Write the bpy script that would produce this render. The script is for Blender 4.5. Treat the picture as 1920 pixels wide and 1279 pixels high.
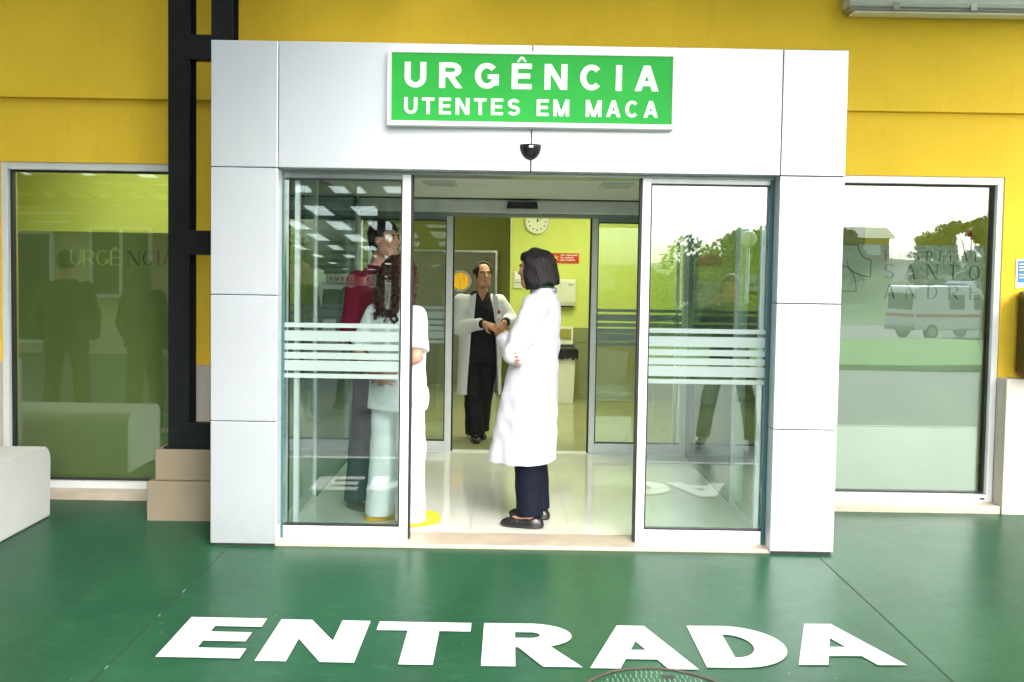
import bpy, bmesh, math, random
import numpy as np
from mathutils import Vector, Matrix
R = math.radians
PI = math.pi
random.seed(7)
for o in list(bpy.data.objects):
    bpy.data.objects.remove(o)
scene = bpy.context.scene
C = scene.collection

# ------------------------------------------------------------------ camera, sky, sun, exposure
yaw, pitch, roll = 0.0027, 0.0470, 0.0159
f = Vector((math.sin(yaw)*math.cos(pitch), math.cos(yaw)*math.cos(pitch), -math.sin(pitch)))
r = Vector((math.cos(yaw), -math.sin(yaw), 0))
u = r.cross(f)
r2 = r*math.cos(roll) + u*math.sin(roll)
u2 = -r*math.sin(roll) + u*math.cos(roll)
cam = bpy.data.cameras.new('camera')
camo = bpy.data.objects.new('camera', cam)
C.objects.link(camo)
camo.matrix_world = Matrix(((r2.x, u2.x, -f.x, 0), (r2.y, u2.y, -f.y, -5.4836), (r2.z, u2.z, -f.z, 1.58), (0, 0, 0, 1)))
cam.sensor_width = 36
cam.lens = 1850/1920*36
cam.shift_y = -47.48/1920
cam.clip_start = 0.05
cam.clip_end = 2000
scene.camera = camo

SUN_EL, SUN_AZ = 38, 156          # degrees; azimuth measured from +Y towards +X
w = bpy.data.worlds.new('World')
scene.world = w
w.use_nodes = True
nt = w.node_tree
bg = nt.nodes['Background']
sky = nt.nodes.new('ShaderNodeTexSky')
sky.sky_type = 'NISHITA'
sky.sun_disc = False
sky.sun_elevation = R(SUN_EL)
sky.sun_rotation = R(SUN_AZ)
sky.dust_density = 4
hs = nt.nodes.new('ShaderNodeHueSaturation')
hs.inputs['Saturation'].default_value = 0.3
nt.links.new(sky.outputs[0], hs.inputs['Color'])
nt.links.new(hs.outputs[0], bg.inputs[0])
bg.inputs[1].default_value = 0.15
sl = bpy.data.lights.new('sun', 'SUN')
sl.energy = 0.5
sl.angle = R(50)
sl.color = (1, 0.965, 0.91)
so = bpy.data.objects.new('sun', sl)
C.objects.link(so)
sd = Vector((math.sin(R(SUN_AZ))*math.cos(R(SUN_EL)), math.cos(R(SUN_AZ))*math.cos(R(SUN_EL)), math.sin(R(SUN_EL))))
so.rotation_euler = sd.to_track_quat('Z', 'Y').to_euler()
so.location = sd*30
vs = scene.view_settings
vs.view_transform = 'Standard'
vs.look = 'None'
vs.gamma = 1
vs.use_curve_mapping = False
vs.exposure = 2.08
scene.cycles.use_denoising = True
scene.cycles.max_bounces = 12
scene.cycles.transparent_max_bounces = 24
scene.cycles.diffuse_bounces = 5
scene.cycles.glossy_bounces = 5
scene.cycles.sample_clamp_indirect = 8

# ------------------------------------------------------------------ materials
M = {}


def lin(c):
    return tuple((x/12.92 if x <= 0.04045 else ((x+0.055)/1.055)**2.4) for x in c)


class NT:
    def __init__(s, name):
        s.m = bpy.data.materials.new(name)
        s.m.use_nodes = True
        s.t = s.m.node_tree
        s.b = s.t.nodes['Principled BSDF']
        s.out = s.t.nodes['Material Output']
        M[name] = s.m

    def n(s, typ, **kw):
        nd = s.t.nodes.new(typ)
        for k, v in kw.items():
            if k.startswith('i_'):
                key = k[2:]
                key = int(key) if key.isdigit() else key.replace('_', ' ')
                nd.inputs[key].default_value = v
            else:
                setattr(nd, k, v)
        return nd

    def l(s, a, b):
        s.t.links.new(a, b)

    def coord(s, kind='Object'):
        return s.n('ShaderNodeTexCoord').outputs[kind]

    def noise(s, scale, detail=4, rough=0.5, stretch=None):
        c = s.coord()
        if stretch:
            mp = s.n('ShaderNodeMapping')
            mp.inputs['Scale'].default_value = stretch
            s.l(c, mp.inputs[0])
            c = mp.outputs[0]
        nn = s.n('ShaderNodeTexNoise', i_Scale=scale, i_Detail=detail, i_Roughness=rough)
        s.l(c, nn.inputs['Vector'])
        return nn.outputs['Fac']

    def ramp(s, fac, stops):
        rp = s.n('ShaderNodeValToRGB')
        e = rp.color_ramp.elements
        e[0].position, e[0].color = stops[0][0], (*stops[0][1], 1)
        e[1].position, e[1].color = stops[-1][0], (*stops[-1][1], 1)
        for p, c in stops[1:-1]:
            q = e.new(p)
            q.color = (*c, 1)
        s.l(fac, rp.inputs[0])
        return rp.outputs[0]

    def math(s, op, a, b=None):
        nd = s.n('ShaderNodeMath', operation=op)
        for i, v in enumerate((a, b)):
            if v is None:
                continue
            if isinstance(v, (int, float)):
                nd.inputs[i].default_value = v
            else:
                s.l(v, nd.inputs[i])
        return nd.outputs[0]

    def mix(s, fac, a, b):
        nd = s.n('ShaderNodeMix', data_type='RGBA')
        for sock, v in ((nd.inputs[0], fac), (nd.inputs[6], a), (nd.inputs[7], b)):
            if isinstance(v, (int, float)):
                sock.default_value = v
            elif isinstance(v, tuple):
                sock.default_value = (*v, 1)
            else:
                s.l(v, sock)
        return nd.outputs[2]

    def bump(s, h, strength=0.2, dist=0.01):
        b = s.n('ShaderNodeBump', i_Strength=strength, i_Distance=dist)
        s.l(h, b.inputs['Height'])
        s.l(b.outputs[0], s.b.inputs['Normal'])


def simple(name, col, rough=0.5, metal=0.0, vary=0.12, scale=6, bump=0.0, bscale=80, spec=0.5, emit=None, es=0, stretch=None):
    a = NT(name)
    if vary:
        fac = a.noise(scale, 5, 0.6, stretch)
        lo = tuple(max(0, c*(1-vary)) for c in col)
        hi = tuple(min(1, c*(1+vary)) for c in col)
        a.l(a.ramp(fac, [(0.3, lo), (0.7, hi)]), a.b.inputs['Base Color'])
    else:
        a.b.inputs['Base Color'].default_value = (*col, 1)
    a.b.inputs['Roughness'].default_value = rough
    a.b.inputs['Metallic'].default_value = metal
    a.b.inputs['Specular IOR Level'].default_value = spec
    if bump:
        a.bump(a.noise(bscale, 4, 0.6), bump, 0.004)
    if emit:
        a.b.inputs['Emission Color'].default_value = (*emit, 1)
        a.b.inputs['Emission Strength'].default_value = es
    return a


def wall_paint(name, col, stain, bumpk=0.25):
    a = NT(name)
    n1 = a.noise(1.3, 6, 0.65)
    n2 = a.noise(3.0, 5, 0.6, (6, 6, 0.5))
    c1 = a.ramp(n1, [(0.3, tuple(x*0.93 for x in col)), (0.7, tuple(min(1, x*1.05) for x in col))])
    st = a.ramp(n2, [(0.56, (0, 0, 0)), (0.76, (0.22, 0.22, 0.22))])
    a.l(a.mix(st, c1, stain), a.b.inputs['Base Color'])
    a.b.inputs['Roughness'].default_value = 0.8
    a.b.inputs['Specular IOR Level'].default_value = 0.15
    a.bump(a.noise(220, 3, 0.6), bumpk, 0.003)
    return a


wall_paint('yellow_render', (0.82, 0.555, 0.046), (0.60, 0.38, 0.034))
wall_paint('stone_dado', (0.55, 0.50, 0.44), (0.46, 0.41, 0.34), 0.15)
wall_paint('plinth_stone', (0.25, 0.21, 0.145), (0.25, 0.21, 0.15), 0.8)
wall_paint('bench_concrete', (0.56, 0.57, 0.55), (0.55, 0.54, 0.50), 0.12)
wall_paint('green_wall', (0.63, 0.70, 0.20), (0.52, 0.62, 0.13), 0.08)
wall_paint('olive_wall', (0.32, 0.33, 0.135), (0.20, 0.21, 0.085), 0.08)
wall_paint('dado_paint', (0.27, 0.28, 0.16), (0.22, 0.23, 0.13), 0.08)
wall_paint('cream_render', (0.68, 0.58, 0.30), (0.5, 0.42, 0.22), 0.2)
simple('ceiling_paint', (0.82, 0.84, 0.79), 0.7, vary=0.04, scale=2)


def cladding():
    a = NT('cladding')
    base = a.ramp(a.noise(1.2, 5, 0.6), [(0.3, (0.585, 0.625, 0.665)), (0.7, (0.62, 0.66, 0.70))])
    sp = a.n('ShaderNodeSeparateXYZ')
    a.l(a.coord(), sp.inputs[0])
    low = a.n('ShaderNodeMapRange', i_1=0.30, i_2=0.0)
    a.l(sp.outputs[2], low.inputs[0])
    grime = a.math('MULTIPLY', a.math('MULTIPLY', low.outputs[0], a.noise(9, 6, 0.75)), 0.55)
    run = a.ramp(a.noise(4, 5, 0.7, (9, 9, .35)), [(0.60, (0, 0, 0)), (0.80, (0.16, 0.16, 0.16))])
    c = a.mix(grime, base, (0.36, 0.36, 0.32))
    a.l(a.mix(run, c, (0.50, 0.50, 0.47)), a.b.inputs['Base Color'])
    a.b.inputs['Roughness'].default_value = 0.38
    a.b.inputs['Metallic'].default_value = 0.55


cladding()
simple('white_frame', (0.78, 0.79, 0.80), 0.3, vary=0.03, scale=9, spec=0.6)
simple('alu_frame', (0.68, 0.71, 0.70), 0.32, 0.1, vary=0.05, scale=12)
simple('dark_joint', (0.02, 0.022, 0.022), 0.7, vary=0)
simple('gasket', (0.012, 0.013, 0.013), 0.55, vary=0)
simple('black_steel', (0.007, 0.009, 0.0095), 0.55, vary=0.3, scale=5, bump=0.06, bscale=60, spec=0.18)
simple('soffit', (0.25, 0.29, 0.28), 0.3, 0.4, vary=0.1)
simple('sign_green', (0.026, 0.42, 0.058), 0.55, vary=0.05, scale=3, spec=0.2)
simple('sign_white', (0.86, 0.87, 0.87), 0.35, vary=0.02)


def floor_white():
    a = NT('floor_paint_white')
    base = a.ramp(a.noise(3, 5, 0.6), [(0.3, (0.58, 0.59, 0.57)), (0.7, (0.66, 0.67, 0.66))])
    dirt = a.ramp(a.noise(16, 8, 0.8, (1, 2, 1)), [(0.55, (0, 0, 0)), (0.72, (0.7, 0.7, 0.7))])
    c = a.mix(dirt, base, (0.33, 0.37, 0.32))
    chip = a.ramp(a.noise(70, 5, 0.7), [(0.655, (0, 0, 0)), (0.675, (1, 1, 1))])
    a.l(a.mix(chip, c, (0.06, 0.14, 0.08)), a.b.inputs['Base Color'])
    a.b.inputs['Roughness'].default_value = 0.5
    a.bump(a.noise(90, 4), 0.1, 0.003)


floor_white()
simple('black_plastic', (0.012, 0.012, 0.013), 0.22, vary=0.1)
simple('threshold_stone', (0.46, 0.385, 0.30), 0.4, vary=0.12, scale=9)
simple('stripe_film', (0.70, 0.76, 0.73), 0.5, vary=0.03)
simple('lamp_housing', (0.50, 0.54, 0.50), 0.4, vary=0.06)
simple('lamp_tube', (0.9, 0.95, 0.8), 0.4, vary=0, emit=(1.0, 1.0, 0.62), es=3.5)
simple('lamp_tube_soft', (0.9, 0.95, 0.8), 0.4, vary=0, emit=(1.0, 1.0, 0.62), es=2.6)
simple('grey_door', (0.22, 0.23, 0.20), 0.45, vary=0.06)
simple('steel', (0.45, 0.46, 0.43), 0.25, 0.8, vary=0.05)
simple('amber_glow_pane', (0.75, 0.42, 0.02), 0.25, vary=0.35, scale=9, stretch=(3, 3, 0.3), emit=(0.8, 0.42, 0.01), es=0.12)  # amber colour and glow stand for the lit space behind the porthole
simple('clock_face', (0.78, 0.80, 0.66), 0.4, vary=0.02)
simple('red_sign', (0.55, 0.02, 0.015), 0.4, vary=0.05)
simple('yellow_ink', (0.8, 0.72, 0.15), 0.5, vary=0)
simple('off_white', (0.68, 0.69, 0.60), 0.4, vary=0.05)
simple('bin_white', (0.74, 0.75, 0.70), 0.4, vary=0.05)
simple('bin_bag', (0.015, 0.015, 0.017), 0.3, vary=0.2, bump=0.5, bscale=40)
simple('blue_card', (0.03, 0.16, 0.32), 0.35, vary=0.05)
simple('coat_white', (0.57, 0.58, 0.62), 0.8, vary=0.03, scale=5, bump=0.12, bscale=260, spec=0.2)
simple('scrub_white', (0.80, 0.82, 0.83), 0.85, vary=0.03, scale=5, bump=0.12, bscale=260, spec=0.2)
simple('denim', (0.0035, 0.0055, 0.015), 0.8, vary=0.45, scale=22, bump=0.2, bscale=300, spec=0.2)
simple('blue_jeans', (0.05, 0.13, 0.28), 0.8, vary=0.25, scale=14, spec=0.2)
simple('black_cloth', (0.011, 0.012, 0.014), 0.8, vary=0.3, scale=14, bump=0.15, bscale=200, spec=0.2)
simple('dark_cloth', (0.020, 0.022, 0.024), 0.8, vary=0.3, scale=10, spec=0.2)
simple('grey_trousers', (0.040, 0.040, 0.055), 0.8, vary=0.25, scale=12, bump=0.15, bscale=200, spec=0.2)
simple('burgundy_knit', (0.17, 0.008, 0.028), 0.9, vary=0.15, scale=20, bump=0.4, bscale=200, spec=0.2)
simple('green_scarf', (0.02, 0.10, 0.06), 0.8, vary=0.5, scale=60)
simple('skin', (0.52, 0.27, 0.185), 0.5, vary=0.10, scale=18, bump=0.1, bscale=150)
simple('skin_tan', (0.42, 0.205, 0.125), 0.5, vary=0.12, scale=18, bump=0.1, bscale=150)
simple('lip', (0.36, 0.12, 0.10), 0.45, vary=0.1)
simple('eye_white', (0.55, 0.52, 0.48), 0.2, vary=0)
simple('eye_dark', (0.012, 0.008, 0.006), 0.15, vary=0)
simple('black_leather', (0.012, 0.011, 0.012), 0.22, vary=0.3, scale=30, bump=0.15, bscale=120)
simple('brown_leather', (0.085, 0.045, 0.028), 0.4, vary=0.3, scale=20)
simple('clog_yellow', (0.78, 0.42, 0.008), 0.5, vary=0.08, scale=12)
simple('badge_red', (0.45, 0.04, 0.02), 0.5, vary=0)
simple('badge_yellow', (0.75, 0.45, 0.04), 0.5, vary=0)
simple('tyre', (0.015, 0.015, 0.015), 0.8, vary=0.1)
simple('car_white', (0.80, 0.81, 0.82), 0.25, vary=0.02)
simple('car_red', (0.55, 0.02, 0.02), 0.3, vary=0.03)
simple('car_glass', (0.02, 0.025, 0.03), 0.06, vary=0)
simple('beacon_blue', (0.02, 0.05, 0.4), 0.2, vary=0)
simple('bark', (0.08, 0.06, 0.045), 0.9, vary=0.3, scale=12, bump=0.6, bscale=30)
simple('asphalt', (0.052, 0.054, 0.056), 0.75, vary=0.25, scale=3, bump=0.3, bscale=120)
simple('kerb_stone', (0.62, 0.62, 0.60), 0.7, vary=0.12, scale=12)
simple('lawn_grass', (0.10, 0.24, 0.03), 0.9, vary=0.35, scale=8, bump=0.6, bscale=60)
simple('hill_green', (0.07, 0.13, 0.03), 0.9, vary=0.4, scale=0.4)
simple('roof_tile', (0.30, 0.10, 0.05), 0.8, vary=0.3, scale=6)
simple('globe_white', (0.75, 0.70, 0.58), 0.35, vary=0)
simple('teal_panel', (0.045, 0.115, 0.125), 0.10, vary=0.12, scale=1.2, spec=0.6)
simple('letter_dark', (0.045, 0.05, 0.025), 0.5, vary=0.2, scale=5)  # dark room behind cut-out letters put into the colour; other window lettering too
simple('letter_lit', (0.55, 0.62, 0.20), 0.5, vary=0.2, scale=5)  # brighter room behind the cut-out letters painted into their colour
simple('room_floor', (0.36, 0.37, 0.22), 0.13, vary=0.08, scale=2)
simple('joint_filler', (0.16, 0.24, 0.18), 0.6, vary=0.3)
simple('lid_olive', (0.36, 0.33, 0.06), 0.5, vary=0.1)
simple('manhole_line', (0.13, 0.26, 0.17), 0.5, vary=0.2)


def leaf_mat(name, lo, hi):
    a = NT(name)
    g = a.n('ShaderNodeNewGeometry')
    a.l(a.ramp(g.outputs['Random Per Island'], [(0.0, lo), (1.0, hi)]), a.b.inputs['Base Color'])
    a.b.inputs['Roughness'].default_value = 0.6
    return a


leaf_mat('leaf_light', (0.09, 0.20, 0.05), (0.20, 0.36, 0.10))
leaf_mat('leaf_dark', (0.02, 0.05, 0.018), (0.06, 0.11, 0.03))
leaf_mat('leaf_hedge', (0.05, 0.15, 0.015), (0.14, 0.32, 0.03))


def hair_mat(name, lo, hi, scale=(40, 40, 3)):
    a = NT(name)
    fac = a.noise(3, 6, 0.7, scale)
    a.l(a.ramp(fac, [(0.35, lo), (0.7, hi)]), a.b.inputs['Base Color'])
    a.b.inputs['Roughness'].default_value = 0.5
    a.b.inputs['Specular IOR Level'].default_value = 0.35
    a.bump(fac, 0.8, 0.008)
    return a


hair_mat('hair_black', (0.004, 0.004, 0.005), (0.022, 0.017, 0.017))
hair_mat('hair_brown', (0.006, 0.004, 0.004), (0.03, 0.016, 0.014))
hair_mat('hair_curly', (0.012, 0.004, 0.003), (0.10, 0.03, 0.015), (30, 30, 14))


def glass(name, tint, base, k):
    """thin architectural pane: tinted see-through mixed with a mirror reflection"""
    a = NT(name)
    a.t.nodes.remove(a.b)
    tr = a.n('ShaderNodeBsdfTransparent')
    tr.inputs[0].default_value = (*tint, 1)
    gl = a.n('ShaderNodeBsdfGlossy')
    gl.inputs['Roughness'].default_value = 0.0
    gl.inputs['Color'].default_value = (0.92, 1.0, 0.97, 1)
    fr = a.n('ShaderNodeFresnel')
    fr.inputs[0].default_value = 1.5
    fac = a.math('ADD', a.math('MULTIPLY', fr.outputs[0], k), base)
    nn = a.noise(1.6, 1, 0.4)
    bp = a.n('ShaderNodeBump', i_Strength=0.012, i_Distance=0.05)
    a.l(nn, bp.inputs['Height'])
    a.l(bp.outputs[0], gl.inputs['Normal'])
    mx = a.n('ShaderNodeMixShader')
    a.l(fac, mx.inputs[0])
    a.l(tr.outputs[0], mx.inputs[1])
    a.l(gl.outputs[0], mx.inputs[2])
    a.l(mx.outputs[0], a.out.inputs[0])


glass('door_glass', (0.93, 0.985, 0.972), 0.075, 1.3)
glass('inner_glass', (0.92, 0.97, 0.94), 0.01, 0.8)
glass('window_glass', (0.89, 0.935, 0.88), 0.07, 1.3)


def film(name, col, through):
    a = NT(name)
    tr = a.n('ShaderNodeBsdfTransparent')
    tr.inputs[0].default_value = (*col, 1)
    fac = a.noise(2.5, 3, 0.5)
    a.l(a.ramp(fac, [(0.3, tuple(c*0.95 for c in col)), (0.7, tuple(c*1.05 for c in col))]), a.b.inputs['Base Color'])
    a.b.inputs['Roughness'].default_value = 0.6
    mx = a.n('ShaderNodeMixShader')
    mx.inputs[0].default_value = through
    a.l(a.b.outputs[0], mx.inputs[1])
    a.l(tr.outputs[0], mx.inputs[2])
    a.l(mx.outputs[0], a.out.inputs[0])


film('frost_film', (0.28, 0.335, 0.115), 0.14)
film('frost_film_pale', (0.33, 0.385, 0.335), 0.10)  # paler copy of the film, brightness of the mirrored outdoors put into its colour
film('stripe_frost', (0.40, 0.50, 0.465), 0.30)


def tile_floor():
    a = NT('tile_floor')
    sp = a.n('ShaderNodeSeparateXYZ')
    a.l(a.coord(), sp.inputs[0])
    masks = []
    for ax, off in ((0, -0.218), (1, 0.29+0.08)):
        q = a.math('FRACT', a.math('DIVIDE', a.math('SUBTRACT', sp.outputs[ax], off-5.93), 0.593))
        masks.append(a.math('LESS_THAN', q, 0.008))
    m = a.math('MAXIMUM', *masks)
    base = a.ramp(a.noise(2.2, 6, 0.6), [(0.3, (0.72, 0.73, 0.64)), (0.7, (0.80, 0.81, 0.72))])
    a.l(a.mix(m, base, (0.33, 0.34, 0.27)), a.b.inputs['Base Color'])
    a.l(a.math('ADD', a.math('MULTIPLY', a.noise(5, 4), 0.08), a.math('ADD', a.math('MULTIPLY', m, 0.4), 0.04)), a.b.inputs['Roughness'])
    a.b.inputs['Specular IOR Level'].default_value = 1.0


tile_floor()


def green_floor():
    a = NT('green_floor')
    base = a.ramp(a.noise(0.9, 7, 0.65), [(0.3, (0.008, 0.058, 0.025)), (0.7, (0.020, 0.098, 0.046))])
    sc = a.ramp(a.noise(7, 9, 0.75, (1, 2.2, 1)), [(0.52, (0, 0, 0)), (0.76, (0.75, 0.75, 0.75))])
    fine = a.noise(60, 4, 0.7)
    c = a.mix(sc, base, (0.050, 0.130, 0.074))
    scratch = a.ramp(a.noise(14, 6, 0.8, (1.2, 5, 1)), [(0.655, (0, 0, 0)), (0.72, (0.6, 0.6, 0.6))])
    c = a.mix(scratch, c, (0.11, 0.19, 0.115))
    c = a.mix(a.ramp(fine, [(0.35, (0.25, 0.25, 0.25)), (0.6, (0, 0, 0))]), c, (0.011, 0.043, 0.022))
    drift = a.ramp(a.noise(1.7, 6, 0.7, (1, .28, 1)), [(0.50, (0, 0, 0)), (0.72, (0.55, 0.55, 0.55))])
    c = a.mix(drift, c, (0.012, 0.040, 0.024))
    speck = a.n('ShaderNodeTexVoronoi', i_Scale=9.0)
    a.l(a.coord(), speck.inputs['Vector'])
    sm = a.math('LESS_THAN', speck.outputs['Distance'], 0.028)
    c = a.mix(sm, c, (0.30, 0.36, 0.28))
    a.l(c, a.b.inputs['Base Color'])
    ro = a.n('ShaderNodeMapRange')
    ro.inputs[3].default_value = 0.22
    ro.inputs[4].default_value = 0.40
    a.l(a.noise(3.5, 6, 0.7), ro.inputs[0])
    a.l(ro.outputs[0], a.b.inputs['Roughness'])
    a.b.inputs['Specular IOR Level'].default_value = 0.085
    a.bump(a.noise(30, 6, 0.7), 0.10, 0.004)


green_floor()

# ------------------------------------------------------------------ mesh helpers
ORG = {}


class MB:
    def __init__(s):
        s.v, s.f = [], []

    def add(s, vs, fs):
        b = len(s.v)
        s.v += [tuple(x) for x in vs]
        s.f += [[b+i for i in q] for q in fs]
        return s

    def box(s, x0, x1, y0, y1, z0, z1, bev=0.0):
        if not bev:
            return s.add([(x0, y0, z0), (x1, y0, z0), (x1, y1, z0), (x0, y1, z0), (x0, y0, z1), (x1, y0, z1), (x1, y1, z1), (x0, y1, z1)],
                         [(0, 3, 2, 1), (4, 5, 6, 7), (0, 1, 5, 4), (1, 2, 6, 5), (2, 3, 7, 6), (3, 0, 4, 7)])
        bm = bmesh.new()
        bmesh.ops.create_cube(bm, size=1, matrix=Matrix.Translation(((x0+x1)/2, (y0+y1)/2, (z0+z1)/2)) @ Matrix.Diagonal((x1-x0, y1-y0, z1-z0, 1)))
        bmesh.ops.bevel(bm, geom=bm.edges[:], offset=bev, segments=2, affect='EDGES', profile=0.5)
        return s.bm(bm)

    def bm(s, bm):
        bm.verts.ensure_lookup_table()
        bm.verts.index_update()
        s.add([v.co[:] for v in bm.verts], [[v.index for v in q.verts] for q in bm.faces])
        bm.free()
        return s

    def lathe(s, prof, c=(0, 0, 0), n=24, axis='Z', caps=True):
        vs, fs = [], []
        for rr, z in prof:
            for k in range(n):
                a = 2*PI*k/n
                p = (rr*math.cos(a), rr*math.sin(a), z)
                if axis == 'Y':
                    p = (p[0], z, p[1])
                elif axis == 'X':
                    p = (z, p[0], p[1])
                vs.append((p[0]+c[0], p[1]+c[1], p[2]+c[2]))
        m = len(prof)
        for i in range(m-1):
            for k in range(n):
                fs.append((i*n+k, i*n+(k+1) % n, (i+1)*n+(k+1) % n, (i+1)*n+k))
        if caps:
            fs.append(tuple(range(n))[::-1])
            fs.append(tuple((m-1)*n+k for k in range(n)))
        return s.add(vs, fs)

    def tube(s, pts, rad, n=8):
        pts = [Vector(p) for p in pts]
        rads = rad if isinstance(rad, (list, tuple)) else [rad]*len(pts)
        vs, fs = [], []
        ref = Vector((0.13, 0.31, 0.94))
        for i, p in enumerate(pts):
            d = (pts[min(i+1, len(pts)-1)]-pts[max(i-1, 0)]).normalized()
            a = d.cross(ref)
            a = a.normalized() if a.length > 1e-3 else d.orthogonal().normalized()
            b = d.cross(a)
            for k in range(n):
                t = 2*PI*k/n
                vs.append(p+(a*math.cos(t)+b*math.sin(t))*rads[i])
        for i in range(len(pts)-1):
            for k in range(n):
                fs.append((i*n+k, i*n+(k+1) % n, (i+1)*n+(k+1) % n, (i+1)*n+k))
        fs.append(tuple(range(n))[::-1])
        fs.append(tuple((len(pts)-1)*n+k for k in range(n)))
        return s.add(vs, fs)

    def prism(s, poly, lo, hi, axis='X'):
        """closed outline (two coordinates) extruded along an axis"""
        def mk(p, t):
            return {'X': (t, p[0], p[1]), 'Y': (p[0], t, p[1]), 'Z': (p[0], p[1], t)}[axis]
        n = len(poly)
        return s.add([mk(p, lo) for p in poly]+[mk(p, hi) for p in poly],
                     [tuple(range(n))[::-1], tuple(range(n, 2*n))]+[(i, (i+1) % n, n+(i+1) % n, n+i) for i in range(n)])

    def build(s, name, mat, parent=None, smooth=False, fix=True):
        org = Vector(ORG[parent.name]) if parent is not None else Vector((0, 0, 0))
        me = bpy.data.meshes.new(name)
        me.from_pydata([(v[0]-org.x, v[1]-org.y, v[2]-org.z) for v in s.v], [], s.f)
        me.validate()
        if fix:
            bm = bmesh.new()
            bm.from_mesh(me)
            bmesh.ops.recalc_face_normals(bm, faces=bm.faces[:])
            bm.to_mesh(me)
            bm.free()
        me.materials.append(M[mat])
        if smooth:
            me.polygons.foreach_set('use_smooth', [True]*len(me.polygons))
        o = bpy.data.objects.new(name, me)
        C.objects.link(o)
        if parent is not None:
            o.parent = parent
        ORG[o.name] = org
        return o


def thing(name, label, cat, loc=(0, 0, 0), group=None):
    o = bpy.data.objects.new(name, None)
    o.empty_display_size = 0.2
    C.objects.link(o)
    o.location = loc
    ORG[o.name] = tuple(loc)
    return tag(o, label, cat, group)


def tag(o, label, cat, group=None):
    o['label'] = label
    o['category'] = cat
    if group:
        o['group'] = group
    return o


def struct(o, kind='structure'):
    o['kind'] = kind
    return o


def dup(root, loc, rotz, label=None):
    rr = root.copy()
    C.objects.link(rr)
    rr.location = loc
    rr.rotation_euler = (0, 0, rotz)
    if label:
        rr['label'] = label
    for ch in list(root.children):
        c = ch.copy()
        C.objects.link(c)
        c.parent = rr
        for g in list(ch.children):
            d = g.copy()
            C.objects.link(d)
            d.parent = c
    return rr


# ------------------------------------------------------------------ lettering: every letter from its own outline pieces
def ellband(cx, cy, rx, ry, a0, a1, sx, sy, n=26):
    o, i = [], []
    for k in range(n+1):
        a = R(a0+(a1-a0)*k/n)
        o.append((cx+rx*math.cos(a), cy+ry*math.sin(a)))
        i.append((cx+(rx-sx)*math.cos(a), cy+(ry-sy)*math.sin(a)))
    return [[o[k], o[k+1], i[k+1], i[k]] for k in range(n)]


def rc(x0, y0, x1, y1):
    return [[(x0, y0), (x1, y0), (x1, y1), (x0, y1)]]


WID = dict(E=.70, N=.80, T=.72, R=.80, A=.84, D=.80, U=.76, G=.84, C=.80, I=.22, S=.72, M=.92, O=.84, H=.78, P=.70, L=.62, B=.74, F=.66, K=.78)


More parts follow.
